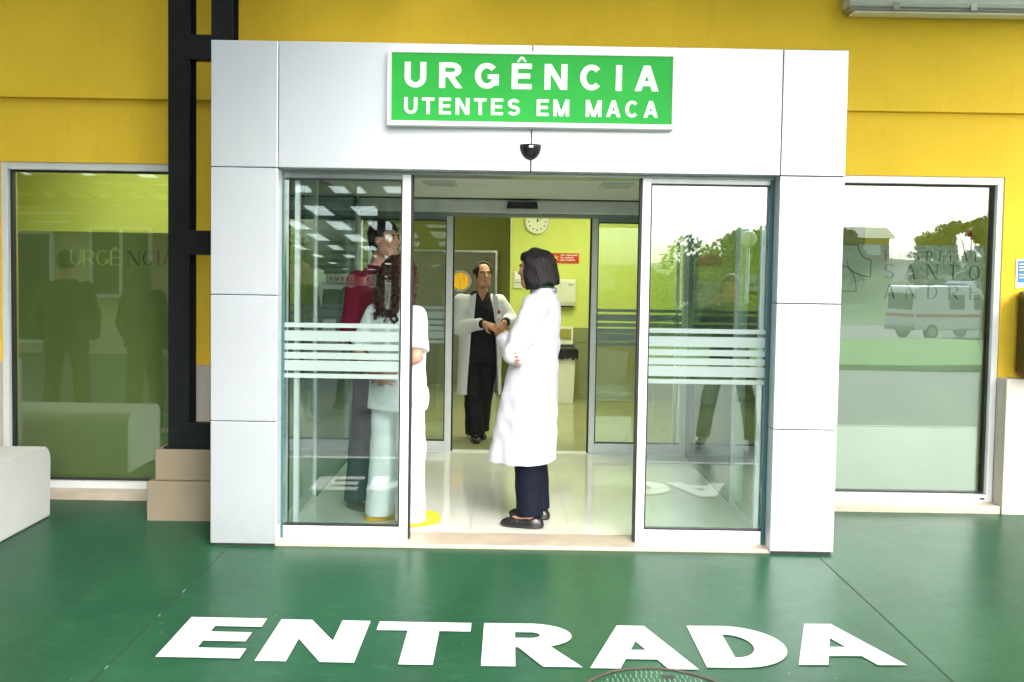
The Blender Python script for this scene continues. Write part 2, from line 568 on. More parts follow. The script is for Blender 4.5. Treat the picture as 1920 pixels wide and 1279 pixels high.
def glyph(ch, W, H, sx, sy, serif=0.0):
    """list of polygon groups for one capital in a W x H box; sx stem, sy bar"""
    g = []
    acc = None
    if ch in 'ÊÂ':
        acc = 'c'
    if ch in 'É':
        acc = 'a'
    if ch in 'ÃÑ':
        acc = 't'
    ch = {'Ê': 'E', 'É': 'E', 'Ã': 'A', 'Â': 'A'}.get(ch, ch)
    ends = []
    if ch in 'EF':
        g += [rc(0, 0, sx, H), rc(sx, H-sy, W, H), rc(sx, H/2-sy*.45, W*.93, H/2+sy*.55)]
        if ch == 'E':
            g.append(rc(sx, 0, W, sy))
        ends = [sx/2]
        if serif:
            g += [rc(W-sy, H-sy-H*.12, W, H-sy), rc(W*.93-sy, H/2-H*.07, W*.93, H/2+H*.07)] + ([rc(W-sy, sy, W, sy+H*.14)] if ch == 'E' else [])
    elif ch == 'N':
        s1 = sx if not serif else sx*.35
        g += [rc(0, 0, s1, H), rc(W-s1, 0, W, H)]
        k = sx*1.1
        g.append([[(0 if serif else s1*.0, H), (k, H), (W, 0), (W-k, 0)]])
        ends = [s1/2]
    elif ch == 'T':
        g += [rc(0, H-sy, W, H), rc(W/2-sx/2, 0, W/2+sx/2, H-sy)]
        ends = [W/2]
        if serif:
            g += [rc(0, H-sy-H*.13, sy, H-sy), rc(W-sy, H-sy-H*.13, W, H-sy)]
    elif ch == 'I':
        g += [rc(W/2-sx/2, 0, W/2+sx/2, H)]
        ends = [W/2]
    elif ch == 'H':
        g += [rc(0, 0, sx, H), rc(W-sx, 0, W, H), rc(sx, H/2-sy/2, W-sx, H/2+sy/2)]
        ends = [sx/2, W-sx/2]
    elif ch == 'L':
        g += [rc(0, 0, sx, H), rc(sx, 0, W, sy)]
        ends = [sx/2]
        if serif:
            g.append(rc(W-sy, sy, W, H*.2))
    elif ch == 'M':
        g += [rc(0, 0, sx, H), rc(W-sx, 0, W, H)]
        k = sx*1.05
        g.append([[(0, H), (k, H), (W/2+k/2, 0), (W/2-k/2, 0)]])
        g.append([[(W-k, H), (W, H), (W/2+k/2, 0), (W/2-k/2, 0)]])
    elif ch == 'A':
        k = sx*1.08 if W < H*1.0 and sx < .08 else sx*.88
        kl = k*.35 if serif else k
        g.append([[(0, 0), (kl, 0), (W/2+k/2, H), (W/2-k/2, H)]])
        g.append([[(W-k, 0), (W, 0), (W/2+k/2, H), (W/2-k/2, H)]])
        y0 = H*.20
        y1 = y0+sy*.95
        e0 = (W/2-k/2)/H*y0
        g.append([[(e0+kl*.6, y0), (W-e0-k*.6, y0), (W-(W/2-k/2)/H*y1-k*.6, y1), ((W/2-k/2)/H*y1+kl*.6, y1)]])
        ends = [kl/2, W-k/2]
    elif ch == 'D':
        rx = min(W*.62, W-sx)
        g += [rc(0, 0, sx, H), rc(sx, H-sy, W-rx, H), rc(sx, 0, W-rx, sy), ellband(W-rx, H/2, rx, H/2, -90, 90, sx, sy)]
    elif ch in 'RP':
        yb = H*.42
        ry = (H-yb)/2
        rx = min(W*.5, ry*1.3*max(1, W/H))
        rx = min(rx, W-sx-0.02*W)
        xr = W*.97
        g += [rc(0, 0, sx, H), rc(sx, H-sy, xr-rx, H), rc(sx, yb, xr-rx, yb+sy), ellband(xr-rx, yb+ry, rx, ry, -90, 90, sx, sy)]
        if ch == 'R':
            k = sx*1.15
            g.append([[(W*.34, yb+sy*.3), (W*.34+k*.9, yb+sy*.3), (W*1.03, 0), (W*1.03-k, 0)]])
        ends = [sx/2]
    elif ch == 'B':
        for y0, y1, xr in ((0, H*.55, W), (H*.48, H, W*.93)):
            ry = (y1-y0)/2
            rx = W*.42
            g += [rc(sx, y1-sy, xr-rx, y1), rc(sx, y0, xr-rx, y0+sy), ellband(xr-rx, y0+ry, rx, ry, -90, 90, sx, sy)]
        g.append(rc(0, 0, sx, H))
    elif ch == 'U':
        ry = W*.48
        s2 = sx*.4 if serif else sx
        g += [rc(0, ry, sx, H), rc(W-s2, ry, W, H), ellband(W/2, ry, W/2, ry, 180, 360, sx, sy)]
    elif ch == 'O':
        g += [ellband(W/2, H/2, W/2, H/2, 0, 360, sx, sy, 40)]
    elif ch in 'CG':
        g += [ellband(W/2, H/2, W/2, H/2, 42, 318 if ch == 'C' else 335, sx, sy, 34)]
        if ch == 'G':
            g += [rc(W*.54, H*.38, W, H*.38+sy*.9), rc(W-sx*.98, H*.13, W, H*.38)]
    elif ch == 'S':
        ry = (H+sy)/4
        g += [ellband(W/2, H-ry, W*.47, ry, 22, 270, sx*.98, sy), ellband(W/2, ry, W/2, ry, 90, -158, sx*.98, sy)]
    elif ch == 'K':
        g += [rc(0, 0, sx, H), [[(sx, H*.35), (sx, H*.55), (W-sx*1.1, H), (W, H)]], [[(W*.35, H*.52), (W*.5, H*.62), (W, 0), (W-sx*1.2, 0)]]]
    if serif:
        for e in ends:
            for yb in ((0, sy) if ch != 'A' else (0,)):
                pass
            g.append(rc(e-serif, 0, e+serif, sy))
            if ch not in 'AT':
                g.append(rc(e-serif, H-sy, e+serif, H))
        if ch == 'N':
            g += [rc(W-sx*.17-serif, H-sy, W-sx*.17+serif, H)]
        if ch == 'U':
            g += [rc(-serif*.6, H-sy, sx+serif*.6, H), rc(W-sx-serif*.4, H-sy, W+serif*.4, H)]
    if acc == 'c':
        t = sy*.95
        g.append([[(W/2-H*.20, H*1.06), (W/2-H*.09, H*1.06), (W/2+H*.025, H*1.06+t*.95), (W/2-H*.05, H*1.27)]])
        g.append([[(W/2+H*.20, H*1.06), (W/2+H*.09, H*1.06), (W/2-H*.025, H*1.06+t*.95), (W/2+H*.05, H*1.27)]])
    if acc == 'a':
        g.append([[(W*.42, H*1.06), (W*.52, H*1.06), (W*.72, H*1.25), (W*.54, H*1.25)]])
    if acc == 't':
        g.append(rc(W*.28, H*1.08, W*.72, H*1.08+sy*.6))
    return g


def put_glyph(mb, g, fn):
    """fn(u, v, level) -> world point"""
    for lv, group in enumerate(g):
        for poly in group:
            mb.add([fn(a, b, lv) for a, b in poly], [tuple(range(len(poly)))])


def text_into(mb, s, u0, u1, v0, H, fn, sx, sy, serif=0.0, wk=1.0, space=.45):
    """letters of one line spread between u0 and u1"""
    base = {'Ê': 'E', 'É': 'E', 'Ã': 'A', 'Â': 'A'}
    ws = [(space if c == ' ' else WID[base.get(c, c)]*wk)*H for c in s]
    ws = [sx*1.0 if c == 'I' else q for c, q in zip(s, ws)]
    gap = ((u1-u0)-sum(ws))/max(1, len(s)-1)
    x = u0
    for c, q in zip(s, ws):
        if c != ' ':
            put_glyph(mb, glyph(c, q, H, sx, sy, serif), lambda a, b, lv, x=x: fn(x+a, v0+b, lv))
        x += q+gap


def facade(y):
    return lambda a, b, lv: (a, y-0.00025*lv, b)


def orient(o, d):
    """flat lettering: make every face look along d"""
    me = o.data
    bm = bmesh.new()
    bm.from_mesh(me)
    d = Vector(d)
    for q in bm.faces:
        q.normal_update()
        if q.normal.dot(d) < 0:
            q.normal_flip()
    bm.to_mesh(me)
    bm.free()
    return o

# ------------------------------------------------------------------ ground
EDGE = -2.32                       # outer edge of the green painted apron


def sheet(name, x0, x1, y0, y1, z, mat, nx=1, ny=1, zf=None):
    mb = MB()
    vs = [(x0+(x1-x0)*i/nx, y0+(y1-y0)*j/ny) for j in range(ny+1) for i in range(nx+1)]
    fs = [(j*(nx+1)+i, j*(nx+1)+i+1, (j+1)*(nx+1)+i+1, (j+1)*(nx+1)+i) for j in range(ny) for i in range(nx)]
    mb.add([(a, b, z+(zf(a, b) if zf else 0)) for a, b in vs], fs)
    o = mb.build(name, mat, smooth=bool(zf))
    return struct(o)


def fall(x, y):
    """the driveway falls away behind the camera"""
    def ss(t):
        t = min(1, max(0, t))
        return t*t*(3-2*t)
    h = -1.35*ss((-8-y)/16)
    h += 5.6*ss((-46-y)/42)*(0.75+0.25*math.sin(x*.05+1))*(0.07+0.93*ss((x-22)/8))
    return h


sheet('pavement', -14, 14, EDGE, 1.3, 0.0, 'green_floor')
sheet('ground', -400, 400, -420, EDGE-.06, -0.03, 'asphalt', 100, 160, fall)
mb = MB()
nx, ny = 30, 14
gv = [(2.2+88*(i/nx)**1.5, -20+10.8*j/ny) for j in range(ny+1) for i in range(nx+1)]
mb.add([(x, y, -.25*max(0, min(1, (-9.2-y)/10.8))+.03+.02*math.sin(x*1.3+y)) for x, y in gv], [(j*(nx+1)+i, j*(nx+1)+i+1, (j+1)*(nx+1)+i+1, (j+1)*(nx+1)+i) for j in range(ny) for i in range(nx)])
rim_ = [i for i in range(nx+1)]+[j*(nx+1)+nx for j in range(1, ny+1)]+[ny*(nx+1)+i for i in range(nx-1, -1, -1)]+[j*(nx+1) for j in range(ny-1, 0, -1)]
b0 = len(mb.v)
mb.v += [(mb.v[i][0], mb.v[i][1], -2.2) for i in rim_]
mb.f += [[rim_[k], rim_[(k+1) % len(rim_)], b0+(k+1) % len(rim_), b0+k] for k in range(len(rim_))]
struct(mb.build('lawn', 'lawn_grass'))
sheet('hillside', -400, 400, -400, -50, -0.01, 'hill_green', 120, 60, fall)
struct(MB().box(-14, 14, EDGE-.06, EDGE, -.05, .004).build('kerb', 'kerb_stone'))

# joints cut into the painted concrete
for x, lab, gaps in ((-1.554, 'scuffed floor joint running past the first letter of the floor lettering', True), (1.753, 'clean dark floor joint running past the last letter of the floor lettering', False)):
    mb = MB()
    y = EDGE
    while y < -.02:
        y2 = min(-.02, y+random.uniform(.12, .4))
        mb.box(x-.0028+random.uniform(-.0006, .0006), x+.0028, y, y2-(random.uniform(.004, .05) if gaps else 0), -.01, .0012)
        y = y2
    o = tag(mb.build('floor_joint', 'dark_joint'), lab, 'floor joint', 'joints in the green floor')
    if gaps:
        for y in (-1.71, -1.13, -.80):
            MB().box(x-.0015, x+.0035, y, y+random.uniform(.03, .08), -.01, .002).build('worn_filler', 'joint_filler', o)

# ENTRADA
t = thing('floor_lettering', 'white word ENTRADA painted on the green floor before the doors', 'floor lettering', (0, -1.38, 0))
for ch, x0, x1, y0, y1 in (('E', -1.40, -1.06, -1.592, -1.138), ('N', -.995, -.597, -1.617, -1.150), ('T', -.556, -.147, -1.630, -1.157), ('R', -.091, .302, -1.632, -1.157),
                           ('A', .343, .776, -1.637, -1.163), ('D', .812, 1.190, -1.612, -1.150), ('A', 1.190, 1.634, -1.568, -1.105)):
    mb = MB()
    H = y1-y0
    W = x1-x0
    tilt = {'E': -.02, 'N': -.012, 'T': -.006, 'R': -.004, 'A': 0, 'D': .01}[ch] if x0 < 1.0 else .03
    put_glyph(mb, glyph(ch, W, H, .137 if ch != 'N' else .125, .104), lambda a, b, lv: (x0+a, y0+b+(a-W/2)*tilt, .004+.0002*lv))
    orient(mb.build('letter', 'floor_paint_white', t, fix=False), (0, 0, 1))

# manhole cover
t = thing('manhole_cover', 'green painted round manhole cover with dashed tread at the bottom edge', 'manhole cover', (.575, -1.93, 0))
MB().lathe([(0.001, -.02), (.285, -.02), (.285, .004), (.30, .0055), (.30, -.02)][1:3]+[(.001, .0045)], (.575, -1.93, 0), 48).build('cover', 'green_floor', t)
mb = MB()
n = 96
vs, fs = [], []
for k in range(n):
    a = 2*PI*k/n
    ri, ro = .291+random.uniform(-.003, .003), .302+random.uniform(-.003, .004)
    for rr, zz in ((ri, .0045), (ri, .0075), (ro, .0075), (ro, .001)):
        vs.append((.575+rr*math.cos(a), -1.93+rr*math.sin(a), zz))
for k in range(n):
    for q in range(3):
        fs.append((k*4+q, k*4+q+1, ((k+1) % n)*4+q+1, ((k+1) % n)*4+q))
mb.add(vs, fs)
mb.build('rim', 'bark', t)
mb = MB()
for i in range(-13, 14):
    for j in range(-7, 8):
        x, y = i*.020+(j % 2)*.006, j*.036
        if math.hypot(x, y) < .26 and not (abs(x-.06) < .03 and abs(y-.215) < .03):
            mb.box(.575+x-.0022, .575+x+.0022, -1.93+y-.013, -1.93+y+.013, .003, .0068)
mb.build('tread', 'manhole_line', t)
MB().box(.615, .66, -1.745, -1.70, .003, .0052).build('lifting_hole', 'gasket', t)

# ------------------------------------------------------------------ hospital building: walls, windows, roof
B = thing('hospital_building', 'yellow rendered hospital front with a stone dado and two large windows', 'building', (0, 1.2, 0))
LX0, LX1, RX0, RX1, WT = -3.41, -2.14, 2.02, 3.30, 2.245
mb = MB()
for x0, x1 in ((-14, LX0), (LX1, -1.50), (1.70, RX0), (RX1, 14)):
    mb.box(x0, x1, 1.14, 1.36, .9, WT)
mb.box(-14, -1.50, 1.14, 1.36, WT, 2.665)
mb.box(1.70, 14, 1.14, 1.36, WT, 2.665)
mb.build('lower_wall', 'yellow_render', B)
MB().box(-14, 14, 1.10, 1.36, 2.665, 3.50, .004).build('upper_wall', 'yellow_render', B)
MB().box(-14, 14, 1.13, 1.36, 3.50, 5.4).build('parapet_wall', 'yellow_render', B)
mb = MB()
for x0, x1 in ((-14, LX0-.0), (LX1, -1.50), (1.70, RX0), (RX1+.003, 14)):
    mb.box(x0, x1, 1.02, 1.36, -.05, .905, .006)
mb.build('stone_dado', 'stone_dado', B)
mb = MB().box(-14, 14, 1.36, 14, 2.66, 2.9)
mb.build('roof_slab', 'ceiling_paint', B)
for x0, x1, lab in ((LX0, LX1, 'L'), (RX0, RX1, 'R')):
    MB().box(x0+.002, x1-.002, 1.03, 1.20, -.05, .05, .006).build('window_sill', 'threshold_stone', B)
    mb = MB()
    fw = .042
    mb.box(x0, x0+fw, 1.15, 1.24, .05, WT, .003).box(x1-fw, x1, 1.15, 1.24, .05, WT, .003)
    mb.box(x0+fw, x1-fw, 1.153, 1.24, WT-fw-.008, WT, .003).box(x0+fw, x1-fw, 1.153, 1.24, .05, .098, .003)
    wf = mb.build('window', 'alu_frame' if lab == 'L' else 'white_frame', B)
    gx0, gx1, gz0, gz1 = x0+fw, x1-fw, .098, WT-fw-.008
    mb = MB()
    for a, b, c, d in ((gx0, gx0+.014, gz0, gz1), (gx1-.014, gx1, gz0, gz1), (gx0+.014, gx1-.014, gz0, gz0+.012), (gx0+.014, gx1-.014, gz1-.012, gz1)):
        mb.box(a, b, 1.19, 1.235, c, d)
    mb.build('gasket', 'gasket', wf)
    MB().box(gx0+.012, gx1-.012, 1.214, 1.222, gz0+.01, gz1-.01).build('pane', 'window_glass', wf)
    ft = 1.788
    MB().box(gx0+.03, gx1-.03, 1.228, 1.231, gz0+.01, ft).build('frosted_film', 'frost_film' if lab == 'L' else 'frost_film_pale', wf)
    if lab == 'L':
        mb = MB()
        text_into(mb, 'URGÊ', -2.985, -2.645, 1.565, .100, facade(1.227), .013, .004, .012)
        orient(mb.build('lettering', 'letter_lit', wf, fix=False), (0, -1, 0))
        mb = MB()
        text_into(mb, 'NCIA', -2.595, -2.275, 1.565, .100, facade(1.227), .013, .004, .012)
        orient(mb.build('lettering', 'letter_dark', wf, fix=False), (0, -1, 0))
    else:
        mb = MB()
        text_into(mb, 'HOSPITAL', 2.545, 3.195, 1.682, .066, facade(1.227), .0075, .0026, .008, wk=.9)
        text_into(mb, 'SANTO', 2.545, 3.195, 1.557, .100, facade(1.227), .011, .0034, .012, wk=.9)
        text_into(mb, 'ANDRÉ', 2.550, 3.190, 1.424, .095, facade(1.227), .011, .0034, .012, wk=.9)
        orient(mb.build('lettering', 'letter_dark', wf, fix=False), (0, -1, 0))
        mb = MB()

        def line(pts, wd=.006):
            for p, q in zip(pts, pts[1:]):
                d = Vector((q[0]-p[0], q[1]-p[1]))
                if d.length < 1e-6:
                    continue
                nn = Vector((-d.y, d.x)).normalized()*wd/2
                d = d.normalized()*wd*.3
                mb.add([(p[0]-nn.x-d.x, 1.2268, p[1]-nn.y-d.y), (q[0]-nn.x+d.x, 1.2268, q[1]-nn.y+d.y), (q[0]+nn.x+d.x, 1.2268, q[1]+nn.y+d.y), (p[0]+nn.x-d.x, 1.2268, p[1]+nn.y-d.y)], [(0, 1, 2, 3)])
        for sx in (1, -1):
            cx = 2.235
            q = [(cx, 1.783), (cx+sx*.127, 1.783)]
            q += [(cx+sx*(.127+.09*(1-math.cos(a))), 1.783-.099*math.sin(a)) for a in [R(10*k) for k in range(1, 10)]]
            q += [(cx+sx*.217, 1.568)]
            q += [(cx+sx*(.217-.165*math.sin(a)), 1.568+.105*(1-math.cos(a))) for a in [R(10*k) for k in range(1, 10)]]
            line(q)
            line([(cx, 1.68), ]+[(cx+sx*(.03+.092*math.sin(a)), 1.468+.17*math.cos(a)) for a in [R(10*k) for k in range(0, 10)]]+[(cx, 1.468)])
        orient(mb.build('emblem', 'letter_dark', wf, fix=False), (0, -1, 0))
        MB().box(3.215, 3.247, 1.150, 1.156, .066, .078).build('drain_cap', 'gasket', wf)

# ------------------------------------------------------------------ portal with sliding doors
P = thing('entrance_portal', 'light grey panelled portal frame with glass sliding doors, projecting from the yellow wall', 'entrance portal', (.1, .1, 0))
XL, XR, XLi, XRi, ZT, ZL = -1.661, 1.845, -1.291, 1.486, 2.812, 2.120
g = .004
zs = [(.004, .707), (.707, 1.414), (1.414, ZL)]
for x0, x1 in ((XL, XLi), (XRi, XR)):
    for z0, z1 in zs:
        MB().box(x0, x1, 0, .112 if x0 < 0 else .112, z0+(g/2 if z0 > .01 else .012), z1-g/2, .004).build('cladding_panel', 'cladding', P)
for x0, x1 in ((XL, XLi-g/2+.001), (XLi+g/2, .105-g/2), (.105+g/2, XRi-g/2), (XRi+g/2, XR)):
    MB().box(x0, x1, 0, .112, ZL+g/2, ZT, .004).build('cladding_panel', 'cladding', P)
mb = MB().box(XL+.012, XLi-.012, .012, .100, .0, ZT-.02).box(XRi+.012, XR-.012, .012, .100, .0, ZT-.02).box(XLi-.012, XRi+.012, .012, .100, ZL+.012, ZT-.02)
mb.build('backing_frame', 'dark_joint', P)
for x0, x1 in ((XLi-.10, XLi-.005), (XRi+.005, XRi+.10)):
    MB().box(x0, x1, .114, .30, .0, 2.16).build('column_return', 'alu_frame', P)
mb = MB().box(XL+.02, XR-.02, .114, 1.098, 2.60, ZT-.004).box(XLi-.10, XRi+.10, .322, 1.098, 2.262, 2.60)
mb.build('canopy_box', 'cladding', P)
MB().box(XLi, XRi, .113, .32, 2.105, 2.16, .002).build('track_housing', 'soffit', P)
MB().box(XLi-.03, XLi+.012, .116, .20, .0, 2.105).build('door_jamb', 'teal_panel', P)
MB().box(XRi-.022, XRi+.03, .116, .20, .0, 2.105).build('door_jamb', 'teal_panel', P)
MB().box(XLi-.02, XRi+.02, .02, .300, -.02, .021, .008).build('threshold', 'threshold_stone', P)
STRIPES = [(1.231, 1.257), (1.154, 1.212), (1.103, 1.138), (1.051, 1.088), (.983, 1.042), (.941, .967)]


def leaf(name, parent, xa, xb, stile_at, y, z0, z1, gl, rail, st=.048, both=False, frame='white_frame', top=.03):
    """glass door leaf: bottom rail, leading stile, thin top rail, pane and frosted stripes"""
    mb = MB()
    s0, s1 = (xb-st, xb) if stile_at == 'r' else (xa, xa+st)
    p0, p1 = (xa, xb-st) if stile_at == 'r' else (xa+st, xb)
    mb.box(s0, s1, y-.022, y+.022, z0, z1, .003).box(p0, p1, y-.0205, y+.0205, z0, z0+rail, .003)
    d = mb.build(name, frame, parent)
    gz0, gz1 = z0+rail, z1-top
    MB().box(p0, p1, y-.02, y+.02, gz1, z1).build('top_rail', 'soffit', d)
    mb = MB().box(p0, p1, y-.017, y+.017, gz0, gz0+.010).box(p0, p1, y-.017, y+.017, gz1-.01, gz1)
    e = s0-.008 if stile_at == 'r' else s1
    mb.box(e, e+.008, y-.017, y+.017, gz0+.01, gz1-.01)
    e = s1 if stile_at == 'r' else s0-.012
    mb.box(e, e+.012, y-.014, y+.05, z0, z1)
    mb.build('gasket', 'gasket', d)
    MB().box(p0, p1, y-.004, y+.004, gz0+.008, gz1-.008).build('pane', gl, d)
    mb = MB()
    for a, b in STRIPES:
        mb.box(p0, p1, y-.0062, y-.0052, a, b)
    mb.build('frosted_stripes', 'stripe_frost', d)
    # the slim frame bar behind the outer end of the pane
    e0, e1 = (p0+.058, p0+.085) if stile_at == 'r' else (p1-.050, p1-.024)
    MB().box(e0, e1, y+.030, y+.066, gz0, gz1).build('rear_stile', 'white_frame', d)
    return d


leaf('sliding_door', P, XLi+.0, -.567, 'r', .142, 0.003, 2.108, 'door_glass', .087)
leaf('sliding_door', P, .743, XRi-.0, 'l', .142, 0.003, 2.108, 'door_glass', .094)
for x in (-.585, .760):
    pass

# fascia sign
t = thing('fascia_sign', 'green and white lightbox sign reading URGÊNCIA over the doors', 'sign', (.1, -.04, 2.55))
fx = MB()
X0, X1, Z0, Z1 = -.681, .880, 2.352, 2.760
fx.box(X0, X1, -.088, -.001, Z1-.018, Z1, .003).box(X0, X1, -.088, -.001, Z0, Z0+.026, .003)
fx.box(X0, X0+.022, -.0885, -.0012, Z0+.026, Z1-.018, .003).box(X1-.016, X1, -.0885, -.0012, Z0+.026, Z1-.018, .003)
fx.build('frame', 'sign_white', t)
MB().box(X0+.022, X1-.016, -.080, -.004, Z0+.026, Z1-.018).build('panel', 'sign_green', t)


def letters(parent, s_, u0, u1, v0, H, fn, sx, sy, mat, wk=1.0, space=.45):
    base = {'Ê': 'E', 'É': 'E', 'Ã': 'A', 'Â': 'A'}
    ws = [sx if c == 'I' else (space if c == ' ' else WID[base.get(c, c)]*wk)*H for c in s_]
    gap = ((u1-u0)-sum(ws))/max(1, len(s_)-1)
    x = u0
    for c, q in zip(s_, ws):
        if c != ' ':
            m_ = MB()
            put_glyph(m_, glyph(c, q, H, sx, sy), lambda a, b, lv, x=x: fn(x+a, v0+b, lv))
            orient(m_.build('letter', mat, parent, fix=False), (0, -1, 0))
        x += q+gap


letters(t, 'URGÊNCIA', -.588, .790, 2.556, .138, facade(-.0812), .033, .0285, 'sign_white', wk=1.12)
letters(t, 'UTENTES EM MACA', -.588, .790, 2.414, .090, facade(-.0812), .0192, .0168, 'sign_white', wk=1.04)

# motion sensor under the sign: half dome
t = thing('motion_sensor', 'black half-dome motion sensor on the lintel beneath the sign', 'sensor', (.103, 0, 2.26))
mb = MB()
vs, fs = [], []
na, nb = 20, 10
for j in range(nb+1):
    e = PI/2*j/nb
    for i in range(na+1):
        a = PI*i/na
        vs.append((.103+.061*math.cos(a)*math.cos(e), -.060*math.sin(a)*math.cos(e), 2.267-.084*math.sin(e)))
for j in range(nb):
    for i in range(na):
        b = j*(na+1)+i
        fs.append((b, b+1, b+na+2, b+na+1))
fs.append(tuple(range(na+1)))
mb.add(vs, fs)
mb.build('dome', 'black_plastic', t, smooth=False)
mb = MB()
text_into(mb, 'OK', .0, .0, 0, .01, facade(0), .002, .002) if False else None
mb.box(.092, .116, -.0605, -.058, 2.246, 2.258)
mb.build('label', 'alu_frame', t)
MB().box(.101, .105, -.004, -.0005, 2.125, 2.19).build('cable', 'black_plastic', t)

# ------------------------------------------------------------------ vestibule
V = thing('vestibule', 'tiled lobby between the outer and inner sliding doors, with dark glass sides', 'vestibule', (0, 1.5, 0))
struct(MB().box(-1.285, 1.505, .300, 2.86, -.02, .02).build('lobby_floor', 'tile_floor'))
for sx, xi in ((-1, -1.29), (1, 1.51)):
    a, b = sorted((xi, xi+sx*.012))
    MB().box(a, b, .32, 1.095, .05, 2.14).build('side_pane', 'door_glass', V)
    mb = MB()
    a, b = sorted((xi-sx*.01, xi+sx*.04))
    mb.box(a, b, .31, 1.10, -.01, .05).box(a, b, .31, 1.10, 2.14, 2.168).box(a, b, 1.06, 1.10, .05, 2.14)
    mb.build('side_frame', 'alu_frame', V)
    a, b = sorted((xi, xi+sx*.08))
    MB().box(a, b, 1.101, 2.84, .0, 2.168).build('side_wall', 'teal_panel', V)
MB().box(-1.4, 1.6, .32, 2.84, 2.17, 2.25).build('ceiling', 'ceiling_paint', V)
for x, y, lab in ((-.49, 1.36, 'pale square lobby ceiling fitting above the standing tall man'), (.72, 1.30, 'pale square lobby ceiling fitting near the right-hand sliding door')):
    q = thing('ceiling_light', lab, 'ceiling light', (x, y, 2.16), 'lobby ceiling lights')
    mb = MB()
    for a, b, c, d in ((-.11, .11, -.15, -.13), (-.11, .11, .13, .15), (-.11, -.09, -.13, .13), (.09, .11, -.13, .13)):
        mb.box(x+a, x+b, y+c, y+d, 2.153, 2.168)
    mb.build('trim', 'alu_frame', q)
    MB().box(x-.09, x+.09, y-.13, y+.13, 2.158, 2.167).build('diffuser', 'lamp_housing', q)

D = thing('inner_doorway', 'inner glass sliding doors standing open at the end of the lobby', 'doorway', (0, 2.9, 0))
MB().box(-1.27, 1.47, 2.80, 3.02, 2.050, 2.160, .012).build('header', 'alu_frame', D)
MB().box(-1.27, 1.47, 2.805, 3.02, 2.16, 2.172).build('dark_strip', 'dark_joint', D)  # dark strip along the top of the header
MB().box(-1.27, 1.47, 2.845, 3.02, 2.020, 2.050).build('track', 'soffit', D)
leaf('sliding_door', D, -1.268, -.485, 'r', 2.90, .022, 2.02, 'inner_glass', .084, .055, frame='alu_frame')
leaf('sliding_door', D, .690, 1.468, 'l', 2.90, .022, 2.02, 'inner_glass', .084, .050, frame='alu_frame')
MB().box(-1.27, 1.47, 2.84, 2.96, .0, .0225).build('floor_track', 'white_frame', D)
mb = MB().box(-1.5, -1.27, 2.84, 3.02, 0, 2.66).box(1.47, 1.7, 2.84, 3.02, 0, 2.66).box(-1.27, 1.47, 2.86, 3.02, 2.172, 2.66)
mb.build('surround', 'ceiling_paint', D)
t = thing('door_sensor', 'black bar sensor on the header above the inner sliding doors', 'sensor', (.09, 2.79, 2.11))
MB().prism([(-.037, 2.086), (.222, 2.086), (.216, 2.142), (-.028, 2.142)], 2.755, 2.798, 'Y').build('housing', 'black_plastic', t)
MB().box(-.02, .205, 2.7525, 2.756, 2.094, 2.112).build('lens', 'gasket', t)

# ------------------------------------------------------------------ hall behind the inner doors
struct(MB().box(-6.5, 7.5, 2.96, 9, -.05, .018).build('hall_floor', 'room_floor'))
Hh = thing('hall_walls', 'bright yellow-green hall walls with an olive dado behind the inner doors', 'wall', (0, 6.5, 0))
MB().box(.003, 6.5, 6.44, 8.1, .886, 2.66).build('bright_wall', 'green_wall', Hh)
MB().box(.0, 6.5, 6.432, 8.1, .712, .886).build('dado_band', 'dado_paint', Hh)
MB().box(.0, 6.5, 6.436, 8.1, .10, .709).build('dado_band', 'dado_paint', Hh)
MB().box(.0, 6.5, 6.428, 8.1, .0, .10).build('skirting', 'dado_paint', Hh)
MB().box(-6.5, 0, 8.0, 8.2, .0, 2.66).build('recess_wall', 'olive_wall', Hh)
mb = MB().box(-6.5, -6.3, 3.02, 8.0, 0, 2.66).box(6.3, 6.5, 3.02, 6.43, 0, 2.66)
mb.build('end_wall', 'green_wall', Hh)
mb = MB().box(-6.5, -1.5, 2.9, 3.02, 0, 2.66).box(1.7, 6.5, 2.9, 3.02, 0, 2.66)
mb.build('partition', 'green_wall', Hh)
# offices behind the two windows
O = thing('office_walls', 'yellow-green office walls seen through the tall windows', 'wall', (0, 2, 0))
mb = MB().box(-6.5, -1.66, 2.70, 2.898, 0, 2.66).box(1.85, 6.5, 2.70, 2.898, 0, 2.66)
mb.build('back_wall', 'green_wall', O)
mb = MB().box(-1.66, -1.55, 1.36, 2.898, 0, 2.66).box(1.75, 1.85, 1.36, 2.898, 0, 2.66).box(-6.5, -6.4, 1.36, 2.7, 0, 2.66).box(6.4, 6.5, 1.36, 2.7, 0, 2.66)
mb.build('side_wall', 'green_wall', O)
struct(MB().box(-6.5, -1.66, 1.3, 2.70, -.05, .015).box(1.85, 6.5, 1.3, 2.7, -.05, .015).build('office_floor', 'room_floor'))
MB().box(-2.62, -2.1, 2.62, 2.70, 1.62, 1.80).build('wall_cabinet', 'grey_door', O)
MB().box(2.0, 2.9, 2.60, 2.70, .8, 2.0).build('notice_board', 'dado_paint', O)
for x, z, lab in ((-2.75, 2.02, 'small red fire alarm point inside the left-hand window'), (3.78, 1.93, 'small red fire alarm point inside the right-hand window')):
    q = thing('fire_alarm', lab, 'alarm', (x, 2.66, z), 'red alarm points')
    MB().box(x-.03, x+.03, 2.655, 2.698, z-.03, z+.03, .004).build('plate', 'off_white', q)
    MB().box(x-.018, x+.012, 2.64, 2.656, z-.022, z+.022, .003).build('call_point', 'red_sign', q)


simple('lamp_tube_strong', (0.9, 0.95, 0.8), 0.4, vary=0, emit=(1.0, 1.0, 0.68), es=7.5)


